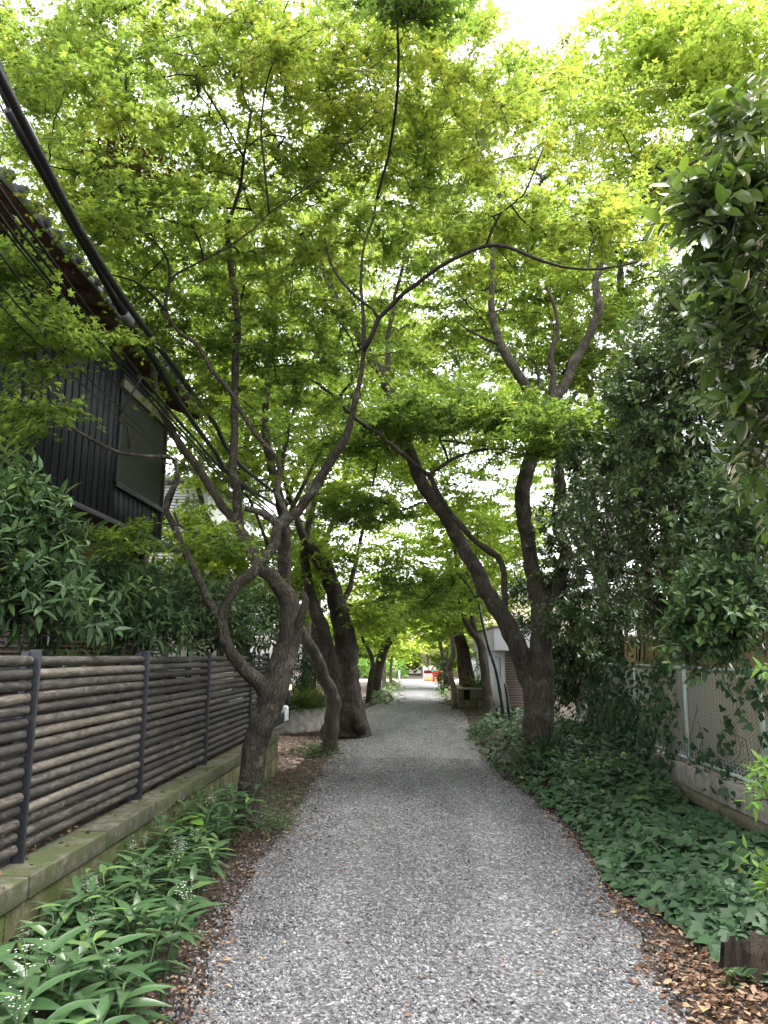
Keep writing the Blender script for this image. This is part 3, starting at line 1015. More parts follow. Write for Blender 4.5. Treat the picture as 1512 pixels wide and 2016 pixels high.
for k, uv in enumerate([
        [(0, 372), (60, 455), (130, 550), (205, 650), (290, 755), (380, 860), (460, 945), (535, 1005)],
        [(0, 398), (60, 480), (130, 570), (205, 668), (290, 770), (380, 872), (460, 955), (535, 1010)],
        [(0, 425), (60, 505), (130, 592), (205, 684), (290, 782), (380, 880), (460, 960), (535, 1014)],
        [(0, 500), (70, 585), (150, 670), (230, 755), (320, 845), (420, 935), (500, 990)],
        [(0, 560), (90, 660), (180, 750), (270, 835), (360, 912), (450, 975), (520, 1010)],
        [(30, 480), (110, 575), (200, 675), (290, 768), (380, 862), (460, 945)],
        [(0, 600), (100, 700), (200, 790), (300, 872), (400, 945), (500, 1005)],
        [(130, 430), (200, 540), (262, 640), (330, 735), (400, 828), (470, 915), (530, 985)]]):
    cable('overhead_wire', 'thin black wire in the bundle strung past the timber house', uv, (-2.75 - .03 * k, -2.8), [.014, .012, .012, .008, .007, .008, .006, .008][k], end=E(-.3 + .07 * k, 4.7 + .04 * k), group=g, sides=6)

# ---- driveway side: car, lamp, planter with strap grass, board fence
t = thing('parked_car', 'silver car in the brick driveway, only its nose showing past the near trunk', 'car', (-4.1, 12.1, 0))
prof = [(-2.12, .30), (-2.10, .55), (-2.16, .72), (-2.35, .82), (-3.2, .95), (-3.85, 1.42), (-5.2, 1.48), (-5.95, 1.05), (-6.15, .9), (-6.15, .32)]
bm = bmesh.new()
ys = [(11.32, .90), (11.25, .97), (12.95, .97), (12.88, .90)]
ring = []
for y, s in ((11.28, .94), (11.22, 1), (12.98, 1), (12.92, .94)):
    ring.append([bm.verts.new((-4.1 + (x + 4.1) * (.985 + .015 * s), y + (0 if z < 1 else (.14 if y < 12 else -.14)), .3 + (z - .3) * s)) for x, z in prof])
for a, b in zip(ring[:-1], ring[1:]):
    for i in range(len(prof)):
        bm.faces.new((a[i], a[(i + 1) % len(prof)], b[(i + 1) % len(prof)], b[i]))
bm.faces.new(ring[0][::-1]); bm.faces.new(ring[-1])
bmesh.ops.recalc_face_normals(bm, faces=bm.faces)
m = MB(); m.add_bm(bm); m.build('body', M['black'], t, True)
m = MB(); m.box(-2.16, -2.03, 11.24, 12.96, .36, .50, .5, .05); m.build('bumper', M['car'], t, True); t.location.x -= .14
m = MB(); m.box(-2.09, -2.05, 11.5, 12.7, .54, .70, .5, .01); m.build('grille', M['black'], t)
m = MB(); m.box(-2.05, -2.03, 12.20, 12.53, .56, .73, .5, .004); m.build('number_plate', M['plate'], t)
for y in (11.36, 12.84):
    m = MB(); m.box(-2.22, -2.10, y - .12, y + .12, .62, .76, .5, .03); m.build('headlight', M['plate'], t)
m = MB()
m.box(-3.72, -3.2, 11.45, 12.75, .98, 1.0)
m.add([[-3.19, 11.4, .98], [-3.19, 12.8, .98], [-3.80, 12.72, 1.40], [-3.80, 11.48, 1.40]], [[0, 1, 2, 3]])
m.build('windscreen', M['black'], t)
for x in (-2.85, -5.45):
    for y in (11.25, 12.95):
        w = MB(); w.tube([[x, y - .09, .31], [x, y + .09, .31]], [.31, .31], 22); wh = w.build('wheel', M['black'], t, True)
        w = MB(); w.tube([[x, y - .10, .31], [x, y + .10, .31]], [.19, .19], 16); w.build('rim', M['clamp'], wh, True)

lp = G(567, 1421)
LX, LY = P(568, 1370, 16.05)[:2]
t = thing('garden_lamp', 'small lit garden lamp with a domed grey cap at the planter edge', 'lamp', (LX, LY, 0))
m = MB(); m.tube([[LX, LY, .3], [LX, LY, .90]], .045, 12); m.build('post', M['post'], t, True)
m = MB(); m.lathe([(.06, .88), (.065, .99), (.05, 1.0)], (LX, LY, 0)); m.build('lens', M['lamp_glow'], t, True)
m = MB(); m.lathe([(.115, .99), (.112, 1.02), (.09, 1.07), (.05, 1.10), (.0, 1.11)], (LX, LY, 0)); m.build('lamp_cap', M['clamp'], t, True)

# curved concrete planter
t = thing('concrete_planter', 'curved stained concrete planter wall filled with strap grass', 'planter', (-2.3, 16, 0))
cx, cy_ = -3.6, 17.3
aa = np.linspace(R(-100), R(20), 26)
m = MB()
o_ = np.stack([cx + 1.75 * np.cos(aa), cy_ + 1.55 * np.sin(aa)], -1); i_ = np.stack([cx + 1.6 * np.cos(aa), cy_ + 1.4 * np.sin(aa)], -1)
o_ = np.vstack([[-6.5, 15.77], o_]); i_ = np.vstack([[-6.5, 15.92], i_])
n = len(o_)
V = np.concatenate([np.c_[o_, np.full(n, -.05)], np.c_[o_, np.full(n, .46)], np.c_[i_, np.full(n, .46)], np.c_[i_, np.full(n, -.05)]])
k = np.arange(n - 1)
for s in range(4):
    a, b = s * n, ((s + 1) % 4) * n
    m.add(V, np.stack([a + k, a + k + 1, b + k + 1, b + k], -1))
m.build('rim', M['concrete'], t)
m = MB(); m.add(np.vstack([[[cx - 1, cy_, .38]], np.c_[i_, np.full(n, .38)]]), np.stack([np.zeros(n - 1, int), k + 1, k + 2], -1)); m.build('soil_fill', M['soil'], t)

def tuft(loc, n, L, name, label, cat, group=None, mat='grass', tpl=T_STRAP, size=1, spread=.8, tmean=.5):
    m = MB()
    a = RNG.uniform(0, 6.28, n); e = RNG.uniform(.35, 1.3, n)
    d = np.stack([np.cos(a) * np.cos(e) * spread, np.sin(a) * np.cos(e) * spread, np.sin(e)], -1)
    nn = np.stack([-np.cos(a) * np.sin(e), -np.sin(a) * np.sin(e), np.cos(e)], -1)
    p = np.array(loc) + np.stack([RNG.normal(0, .03, n), RNG.normal(0, .03, n), np.zeros(n)], -1)
    place(m, tpl, p, d, nn, L * RNG.uniform(.6, 1.15, n), RNG.normal(tmean, .25, n))
    r = thing(name, label, cat, loc, group)
    m.build('blades', M[mat], r)
    return r
for k in range(22):
    q = RNG.uniform(.05, .97); i2 = int(q * (n - 1)); s = RNG.uniform(.72, .98) if i2 else 1
    x = cx + (i_[max(i2, 1)][0] - cx) * s; y = cy_ + (i_[max(i2, 1)][1] - cy_) * s
    tuft((x, y, .40), 84, RNG.uniform(.55, .75), 'strap_grass_tuft', 'arching tuft of pale striped strap grass in the curved concrete planter', 'grass', 'strap grass in the concrete planter')

t = thing('board_fence', 'cream vertical board fence beyond the big gnarled trunk', 'fence', (-2.6, 25, 0))
m = MB()
for k in range(26):
    y = 19.6 + k * .3
    m.box(-2.35 - .04 * k - .02, -2.35 - .04 * k + .02, y + .004, y + .296, .05, 1.35 + RNG.uniform(-.004, .004), RNG.random())
m.build('board', M['cream'], t)
for y in (19.6, 22, 24.5, 27.4):
    m = MB(); xx = -2.35 - .04 * (y - 19.6) / .3; m.box(xx - .09, xx - .022, y - .04, y + .04, 0, 1.3); m.build('post', M['cream'], t)

# pale building behind the left trees
t = thing('pale_house', 'pale sided house glimpsed between the left trees', 'house', (-8.5, 27, 0))
m = MB(); m.box(-12.5, -6.8, 24, 32, 0, 7.2); m.build('wall', M['white'], t)
m = MB()
for k in range(34): m.box(-10.6, -6.75, 23.93 , 23.995, 4.0 + k * .1, 4.085 + k * .1)
m.build('siding_panel', M['white_siding'], t)
for z in (1.2, 5.0):
    m = MB(); m.box(-6.795, -6.74, 26, 27.6, z, z + 1.3, .5, .01); wq = m.build('window', M['frame'], t)
    m = MB(); m.box(-6.739, -6.73, 26.08, 27.52, z + .08, z + 1.22); m.build('pane', M['cable'], wq)
m = MB(); m.box(-12.8, -6.5, 23.7, 32.3, 7.2, 7.45); m.build('roof', M['tile'], t)

# ================================================================== RIGHT SIDE
FXR = 3.0
t = thing('block_wall', 'low grey block wall on a rough stone footing under the wire fence', 'wall', (FXR, 8, 0))
def course_r(name, z0, z1, x0, x1, bl, mat, bev, jit):
    m = MB(); y = 1.0
    while y < 14:
        b = y + bl * RNG.uniform(.96, 1.04)
        j = RNG.uniform(-jit, jit)
        m.box(x0 + j, x1, y + .007, b - .007, z0, z1 + j * .5, RNG.random(), bev)
        y = b
    return m.build(name, mat, t)
course_r('block_course', .222, .44, FXR - .075, FXR + .09, .40, M['concrete'], .008, .004)
course_r('stone_cap', .10, .218, FXR - .12, FXR + .08, .92, M['stone'], .03, .012)
course_r('stone_footing', -.1, .098, FXR - .09, FXR + .08, .62, M['stone'], .02, .012)

t = thing('wire_fence', 'mint green chain link fence with peeling posts on the low block wall', 'fence', (FXR, 8, .44))
pys = [3.0, 4.85, 6.68, 8.5, 10.35, 12.18, 14.0]
for y in pys:
    tilt = RNG.normal(0, .015)
    m = MB(); m.tube([[FXR, y, .36], [FXR + tilt, y + tilt, 1.50]], .022, 4); m.build('post', M['mint'], t)
for a, b in zip(pys[:-1], pys[1:]):
    m = MB(); m.tube([[FXR, a, 1.47], [FXR + .004, (a + b) / 2, 1.462], [FXR, b, 1.47]], .019, 6); m.build('top_rail', M['mint'], t, True)
    m = MB(); m.tube([[FXR, a, .50], [FXR, b, .50]], .017, 6); m.build('bottom_rail', M['mint'], t, True)
    m = MB(); s = .076; hh = np.arange(.51, 1.46, s / 2)
    for k in range(int((b - a) / s)):
        y0 = a + .03 + k * s
        z_ = np.arange(len(hh)) % 2
        m.tube(np.stack([FXR - .004 + .006 * z_ + .008 * np.sin(hh * 5 + a), y0 + z_ * s * (1 if k % 1 == 0 else -1), hh], -1), .0034, 3, cap=False)
        m.tube(np.stack([FXR + .002 - .006 * z_ + .008 * np.sin(hh * 5 + a), y0 + (1 - z_) * s * .98 - s, hh], -1), .0034, 3, cap=False)
    m.build('wire_netting', M['wire'], t)

t = thing('rendered_wall', 'stained beige rendered wall standing behind the wire fence', 'wall', (3.75, 8, .4))
m = MB(); m.box(3.68, 3.84, 1, 14.2, .35, 1.84, .5, .006); m.build('wall_body', M['beige_wall'], t)
m = MB(); m.box(3.64, 3.88, 1, 14.25, 1.843, 1.905, .5, .01); m.build('coping', M['beige_wall'], t)

# stump
sp_ = G(1478, 1925)
t = thing('tree_stump', 'rotten split tree stump in brown leaf litter by the lane', 'stump', (sp_[0], sp_[1], 0))
m = MB()
ns = 40; a = np.arange(ns) * 2 * math.pi / ns
rr = .115 + .02 * np.sin(a * 3 + 1) + RNG.normal(0, .007, ns)
top = .155 + .03 * np.sin(a * 2 + .5) + RNG.normal(0, .014, ns)
rings = []
for q in (0, .25, .6, 1):
    rings.append(np.stack([sp_[0] + rr * (1.22 - .3 * q ** .5) * np.cos(a), sp_[1] + rr * (1.22 - .3 * q ** .5) * np.sin(a), -.02 + (top + .02) * q], -1))
rings.append(np.stack([sp_[0] + rr * .62 * np.cos(a), sp_[1] + rr * .62 * np.sin(a), top - .045 + RNG.normal(0, .012, ns)], -1))
rings.append(np.stack([sp_[0] + rr * .25 * np.cos(a), sp_[1] + rr * .25 * np.sin(a), np.full(ns, .09)], -1))
V = np.concatenate(rings)
j = np.arange(ns)
for k in range(len(rings) - 1):
    m.add(V, np.stack([k * ns + j, k * ns + (j + 1) % ns, (k + 1) * ns + (j + 1) % ns, (k + 1) * ns + j], -1))
m.add(rings[-1], [list(range(ns))])
m.build('stump_wood', M['wood_end'], t)

# white garage building
t = thing('white_garage', 'white rendered garage with a brown slatted shutter beyond the right double trunk', 'building', (3.4, 23, 0))
m = MB()
m.box(2.36, 3.5, 20.0, 26, 0, 1.72); m.box(2.14, 3.6, 19.6, 26.3, 1.72, 2.3, .5, .01)
m.build('wall', M['white'], t)
m = MB()
for k in range(24): m.box(2.46, 3.35, 19.95 + .0, 19.995, .1 + k * .066, .155 + k * .066)
m.build('shutter', M['slats'], t)
m = MB(); m.box(2.1, 2.355, 20.1, 20.6, 1.15, 1.55, .5, .01); m.build('meter_box', M['white_siding'], t)
m = MB(); m.box(2.10, 3.65, 19.55, 26.4, 2.302, 2.36, .5, .01); m.build('roof', M['concrete'], t)
t = thing('white_gate_wall', 'pale grey panel wall behind the plated trunk', 'wall', (3, 30, 0))
m = MB(); m.box(2.55, 3.6, 29.0, 29.15, 0, 1.75, .5, .01); m.box(2.5, 2.62, 29.15, 36, 0, 1.5, .5, .01); m.build('panel', M['white_siding'], t)

# stone edged bed
t = thing('stone_planter', 'low mossy stone planter wall around the plated trunk', 'planter', (2.3, 24.5, 0))
m = MB()
for r_, z in enumerate((-.05, .25)):
    for k in range(5):
        m.box(1.63 + k * .42 + (r_ * .18) - .0, 1.63 + k * .42 + .41 + r_ * .18, 23.7, 23.9, z, z + .29, RNG.random(), .02)
    for k in range(9):
        m.box(1.43, 1.62, 23.7 + k * .5, 24.19 + k * .5, z, z + .29, RNG.random(), .02)
m.build('stone_course', M['stone'], t)
m = MB(); m.box(1.40, 3.95, 23.66, 23.93, .545, .60, .5, .012); m.box(1.40, 1.64, 23.934, 28.3, .545, .60, .5, .012); m.build('coping', M['concrete'], t)
m = MB(); m.box(1.60, 4, 23.88, 28.2, 0, .54); m.build('soil_fill', M['soil'], t)
for k, u in enumerate((940, 948, 936)):
    q = P(u, 1358, 24.3)
    tuft((q[0], 24.2 + .12 * k, .54), 34, .7, 'iris_clump', 'green strappy clump in the stone planter by the plated trunk', 'plant', 'strappy clumps in the stone planter', tmean=.35)

# rope posts and bamboo canes
prev = None
pp = [G(980, 1433), G(1001, 1440)]
pl = ['short black post with pale rope, nearer the lane', 'short black post hung with rope, farther from the lane in the ivy']
tops = []
for q, lb in zip(pp, pl):
    t = thing('rope_post', lb, 'post', (q[0], q[1], 0))
    m = MB(); m.tube([[q[0], q[1], -.05], [q[0], q[1], .40]], .045, 14)
    m.build('shaft', M['black'], t, True)
    m = MB(); m.lathe([(.045, .40), (.048, .405), (.046, .43), (.0, .437)], (q[0], q[1], 0)); m.build('post_cap', M['black'], t, True)
    tops.append(np.array([q[0], q[1], .34]))
s = np.linspace(0, 1, 12)[:, None]
m = MB(); pts = tops[0] * (1 - s) + tops[1] * s; pts[:, 2] -= .16 * np.sin(s[:, 0] * 3.14); pts[:, 1] -= .05
m.tube(pts, .009, 6); tag(m.build('rope', M['rope'], None, True), 'pale rope sagging between the two short black posts', 'rope')
for lb, uv in (('long dark bamboo cane leaning left up into the leaves', [(997, 1418), (979, 1332), (960, 1268), (944, 1195), (938, 1150)]),
               ('short dark bamboo cane standing right beside the long leaning cane', [(1006, 1418), (1000, 1385), (994, 1345)])):
    pts = [P(u, v, 15.2) for u, v in uv]; pts[0][2] = -.05
    pts, rr = spline(pts, np.linspace(.035, .022, len(pts)), .1)
    rr = rr + (np.arange(len(rr)) % 3 == 0) * .004
    m = MB(); m.tube(pts, rr, 9)
    tag(m.build('bamboo_cane', M['cable'], None, True), lb, 'bamboo cane')

# ================================================================== FAR END
t = thing('cream_house', 'cream house across the street at the far end of the lane', 'house', (3, 62, 0))
m = MB(); m.box(.8, 14, 60, 68, 0, 6.0); m.build('wall', M['cream'], t)
m = MB(); m.add([[.3, 59.5, 6.0], [14.5, 59.5, 6.0], [14.5, 68.5, 6.0], [.3, 68.5, 6.0], [1.5, 64, 8], [13.2, 64, 8]], [[0, 3, 2, 1]]); m.add([[.3, 59.5, 6.0], [14.5, 59.5, 6.0], [14.5, 68.5, 6.0], [.3, 68.5, 6.0], [1.5, 64, 8], [13.2, 64, 8]], [[0, 1, 5, 4], [2, 3, 4, 5]]); m.add([[.3, 59.5, 6.0], [14.5, 59.5, 6.0], [14.5, 68.5, 6.0], [.3, 68.5, 6.0], [1.5, 64, 8], [13.2, 64, 8]], [[1, 2, 5], [3, 0, 4]]); m.build('roof', M['tile'], t)
for x in (4.2, 7.5):
    m = MB(); m.box(x, x + 1.5, 59.94, 60, 3.4, 4.8, .5, .01); wq = m.build('window', M['white'], t)
    m = MB(); m.box(x + .08, x + 1.42, 59.93, 59.938, 3.48, 4.72); m.build('pane', M['cable'], wq)
nb_ = P(847, 1325, 47.5)
t = thing('notice_board', 'white notice board with a maroon panel holding two white sheets', 'sign', (nb_[0], 47.5, 0))
def pxbox(m, u0, u1, v0, v1, Y, dy, **k):
    a = P(u0, v1, Y); b = P(u1, v0, Y)
    m.box(a[0], b[0], Y - dy, Y, a[2], b[2], **k)
m = MB(); pxbox(m, 833, 858, 1311, 1342, 47.5, .06); m.build('board', M['white'], t)
m = MB(); pxbox(m, 834.5, 853.5, 1313, 1325.5, 47.43, .03); m.build('maroon_panel', M['maroon'], t)
for a, b in ((835, 842.5), (844, 849)):
    m = MB(); pxbox(m, a, b, 1313.5, 1320, 47.39, .01); m.build('paper_sheet', M['plate'], t)
m = MB(); pxbox(m, 837, 848, 1334, 1340, 47.43, .02); m.build('yellow_label', M['yellow'], t)
for u, lb, cp in ((855, 'red furled banner with a green cap beside the notice board', 'teal'), (864.5, 'red furled banner standing rightmost beside the notice board', 'red')):
    q = P(u, 1342, 46.6)
    t = thing('furled_banner', lb, 'banner', (q[0], 46.6, 0))
    m = MB(); m.lathe([(.10, 0), (.12, .15), (.09, .4), (.13, .62), (.15, .72), (.02, .8)], (q[0], 46.6, q[2] - .1), 12); m.build('cloth', M['red'], t, True)
    m = MB(); m.lathe([(.16, .70), (.15, .78), (.05, .84), (0, .85)], (q[0], 46.6, q[2] - .1), 12); m.build('cap', M[cp], t, True)
q = P(866, 1348, 44.5)
t = thing('yellow_barrier', 'low yellow and white barrier under the red banners', 'barrier', (q[0], 44.5, 0))
m = MB(); m.box(q[0] - .3, q[0] + .3, 44.45, 44.55, .12, .32, .5, .03); m.build('rail', M['yellow'], t)
for s_ in (-.24, .24):
    m = MB(); m.box(q[0] + s_ - .03, q[0] + s_ + .03, 44.4, 44.6, 0, .12); m.build('foot', M['plate'], t)
q = P(786, 1335, 46)
t = thing('pale_post', 'pale blue post at the left end of the lane', 'post', (q[0], 46, 0))
m = MB(); m.tube([[q[0], 46, 0], [q[0], 46, .62]], .05, 10); m.lathe([(.06, .62), (.05, .66), (0, .68)], (q[0], 46, 0), 10); m.build('shaft', M['white_siding'], t, True)

# ================================================================== TREES
HOLES += [(655, 925, 34, 34), (745, 950, 42, 46), (690, 1060, 30, 26), (660, 1125, 24, 26), (560, 700, 30, 22), (1095, 35, 75, 48), (640, 105, 34, 36), (328, 468, 40, 26),
          (40, 210, 46, 60), (150, 190, 20, 26), (872, 715, 34, 34), (805, 985, 40, 32), (590, 820, 20, 26), (425, 905, 24, 20), (430, 1020, 46, 50),
          (350, 960, 18, 40), (480, 1110, 14, 40), (800, 1260, 30, 30), (838, 1318, 40, 36), (610, 1250, 14, 40), (300, 760, 20, 20), (110, 470, 22, 20), (185, 560, 22, 18), (700, 250, 24, 16),
          (650, 525, 26, 14), (820, 480, 22, 14), (925, 640, 26, 18), (770, 585, 18, 16)]
HOLES[:] = [(a, b, c * .65, d * .65) for a, b, c, d in HOLES]


# --- near left maple
L1 = [
 [(485, 1660, 6.93, 60), (487, 1626, 6.93, 47), (489, 1580, 6.93, 44), (494, 1529, 6.93, 46), (506, 1454, 6.95, 47), (524, 1403, 7.0, 50), (535, 1365, 7.0, 52), (549, 1325, 7.05, 52), (564, 1281, 7.1, 48), (573, 1235, 7.15, 42), (571, 1195, 7.2, 40), (567, 1172, 7.2, 38), (552, 1148, 7.2, 30), (518, 1125, 7.25, 26), (500, 1096, 7.3, 25), (486, 1067, 7.3, 24), (470, 1042, 7.35, 23), (450, 1012, 7.4, 17), (428, 980, 7.5, 17), (407, 948, 7.6, 16), (386, 913, 7.7, 16), (362, 887, 7.8, 15), (343, 858, 7.9, 15), (318, 805, 8.0, 14), (305, 755, 8.1, 13), (300, 705, 8.2, 13)],
 [(470, 1045, 7.35, 22), (466, 995, 7.3, 18), (464, 956, 7.25, 18), (458, 911, 7.2, 17), (460, 863, 7.2, 16), (462, 790, 7.2, 15), (464, 715, 7.2, 14), (468, 640, 7.2, 13), (458, 565, 7.2, 13), (452, 500, 7.1, 11), (445, 440, 7.0, 8)],
 [(530, 1372, 7.0, 40), (509, 1345, 6.95, 32), (483, 1317, 6.85, 27), (456, 1287, 6.75, 24), (443, 1256, 6.7, 23), (437, 1223, 6.7, 22), (437, 1205, 6.7, 22), (428, 1212, 6.7, 18), (412, 1189, 6.65, 17), (396, 1154, 6.6, 16), (383, 1122, 6.6, 16), (367, 1091, 6.55, 15), (354, 1062, 6.5, 15), (341, 1033, 6.5, 14), (327, 1006, 6.45, 13), (329, 980, 6.4, 11), (343, 956, 6.4, 11), (350, 935, 6.35, 10), (344, 905, 6.3, 9), (328, 899, 6.2, 9), (280, 898, 6.1, 8), (240, 893, 6.0, 8), (211, 881, 5.95, 8), (163, 855, 5.85, 8), (126, 833, 5.75, 7), (78, 818, 5.6, 6), (37, 800, 5.5, 6), (0, 781, 5.4, 5), (-50, 765, 5.3, 4)],
 [(255, 883, 6.0, 6), (252, 841, 5.95, 5.5), (232, 826, 5.9, 5), (250, 790, 5.85, 4), (281, 741, 5.8, 3)],
 [(67, 813, 5.55, 5), (48, 759, 5.5, 4), (58, 738, 5.45, 4), (90, 720, 5.4, 3)],
 [(437, 1220, 6.7, 22), (439, 1200, 6.7, 21), (452, 1178, 6.72, 21), (470, 1149, 6.75, 22), (500, 1122, 6.8, 22), (523, 1096, 6.85, 22), (542, 1070, 6.9, 21), (546, 1046, 6.95, 21), (558, 1027, 7.0, 22), (584, 1011, 7.0, 20), (605, 982, 6.95, 19), (627, 948, 6.9, 19), (645, 919, 6.85, 18), (664, 892, 6.8, 17), (680, 866, 6.75, 15), (692, 826, 6.7, 13), (700, 790, 6.65, 12), (711, 731, 6.6, 10.5), (717, 679, 6.55, 10), (715, 620, 6.5, 8.5), (711, 560, 6.5, 7), (716, 490, 6.5, 6), (735, 430, 6.5, 5.5), (742, 385, 6.5, 5)],
 [(717, 690, 6.55, 10), (731, 662, 6.5, 10), (745, 627, 6.45, 9.5), (771, 602, 6.4, 9), (799, 574, 6.3, 8.5), (826, 555, 6.25, 8), (881, 515, 6.1, 7.5), (956, 485, 6.0, 7), (1001, 487, 5.9, 6.5), (1046, 505, 5.85, 6), (1106, 525, 5.8, 5), (1181, 530, 5.7, 4), (1256, 515, 5.6, 3.5)],
 [(956, 485, 6.0, 5), (985, 420, 5.9, 4), (1030, 385, 5.8, 3.5), (1070, 290, 5.7, 2.5)],
 [(745, 627, 6.45, 7), (733, 608, 6.45, 6), (700, 584, 6.5, 6), (676, 558, 6.5, 5.5), (652, 520, 6.55, 5), (640, 470, 6.6, 4)],
 [(560, 1030, 7.0, 14), (560, 1005, 7.0, 12), (547, 970, 6.95, 11), (552, 929, 6.95, 10.5), (545, 900, 6.9, 10), (523, 876, 6.85, 10), (500, 850, 6.8, 10), (469, 801, 6.75, 10), (448, 764, 6.7, 9.5), (416, 727, 6.65, 9), (390, 679, 6.6, 8.5), (353, 656, 6.55, 8), (332, 626, 6.5, 8), (325, 605, 6.5, 7), (334, 555, 6.45, 6.5), (345, 541, 6.45, 6), (400, 512, 6.4, 5.5), (450, 485, 6.4, 5.5), (500, 450, 6.35, 5), (530, 420, 6.3, 4.5), (600, 372, 6.2, 4.5), (665, 320, 6.1, 3.5), (700, 285, 6.0, 3)],
 [(334, 556, 6.45, 5), (330, 510, 6.4, 4.5), (300, 473, 6.3, 4), (240, 428, 6.2, 3.5), (190, 395, 6.1, 3)],
 [(327, 612, 6.5, 6), (295, 575, 6.4, 5), (265, 553, 6.3, 4), (215, 540, 6.2, 3)],
 [(548, 1035, 6.95, 16), (530, 1018, 6.9, 15), (510, 1008, 6.8, 14), (482, 1001, 6.7, 13)],
 [(583, 1248, 7.1, 20), (594, 1215, 7.05, 17), (603, 1180, 7.0, 15), (597, 1164, 7.0, 13)],
 [(530, 420, 6.3, 4.5), (520, 320, 6.1, 4), (515, 230, 6.0, 3.5), (540, 120, 5.8, 3), (610, 60, 5.6, 2.5)],
 [(480, 310, 6.6, 4), (430, 220, 6.4, 3.5), (385, 150, 6.2, 3)],
 [(445, 450, 7.0, 7), (470, 380, 6.9, 6), (480, 310, 6.6, 5), (495, 220, 6.5, 3.5)],
 [(742, 390, 6.5, 5), (770, 280, 6.0, 5), (785, 130, 5.2, 5), (775, -20, 4.5, 4), (770, -120, 4.0, 4)],
 [(343, 1010, 6.45, 6), (352, 1034, 6.4, 5), (385, 1050, 6.45, 5), (440, 1058, 6.5, 3.5)],
]
L1 = [[(u, v, Y * 1.07, w) for u, v, Y, w in limb] for limb in L1]
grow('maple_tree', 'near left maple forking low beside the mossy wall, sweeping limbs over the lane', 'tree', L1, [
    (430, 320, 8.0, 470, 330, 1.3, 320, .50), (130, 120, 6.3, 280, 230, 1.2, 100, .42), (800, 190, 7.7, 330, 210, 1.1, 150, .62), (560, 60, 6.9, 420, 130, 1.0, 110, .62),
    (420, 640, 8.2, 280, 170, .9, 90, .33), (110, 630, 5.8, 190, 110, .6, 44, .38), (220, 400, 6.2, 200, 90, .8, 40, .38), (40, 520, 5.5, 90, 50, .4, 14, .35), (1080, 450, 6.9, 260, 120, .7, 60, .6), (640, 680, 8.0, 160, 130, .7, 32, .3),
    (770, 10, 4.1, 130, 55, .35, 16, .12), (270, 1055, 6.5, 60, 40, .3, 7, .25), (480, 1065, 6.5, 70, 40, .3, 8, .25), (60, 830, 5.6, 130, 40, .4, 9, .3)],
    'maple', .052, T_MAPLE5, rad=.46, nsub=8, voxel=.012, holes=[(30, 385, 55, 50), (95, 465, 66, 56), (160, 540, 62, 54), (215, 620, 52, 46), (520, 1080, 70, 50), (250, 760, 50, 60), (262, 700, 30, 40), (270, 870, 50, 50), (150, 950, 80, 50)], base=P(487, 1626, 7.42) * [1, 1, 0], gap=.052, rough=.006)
# withered spray caught in the near maple
m = MB(); tw = MB(); n = 9
c = P(255 + RNG.normal(0, 35, n), 330 + RNG.normal(0, 32, n), 6.0 + RNG.normal(0, .12, n))
maple_sprays(m, tw, c, nrm(RNG.normal(0, 1, (n, 3))), np.full(n, .5), .045, T_MAPLE3, .3, 6, True, .06)
a = P(210, 400, 6.1)
for q in c:
    s = np.linspace(0, 1, 5)[:, None]; tw.tube(a * (1 - s) + q * s + np.array([0, 0, .1]) * np.sin(s * 3.1), .004, 4, cap=False)
t = thing('dead_branch', 'brown withered spray of dry leaves hanging in the green upper left canopy', 'branch', a)
m.build('dry_leaves', M['dry'], t); tw.build('branchwork', M['twig'], t)

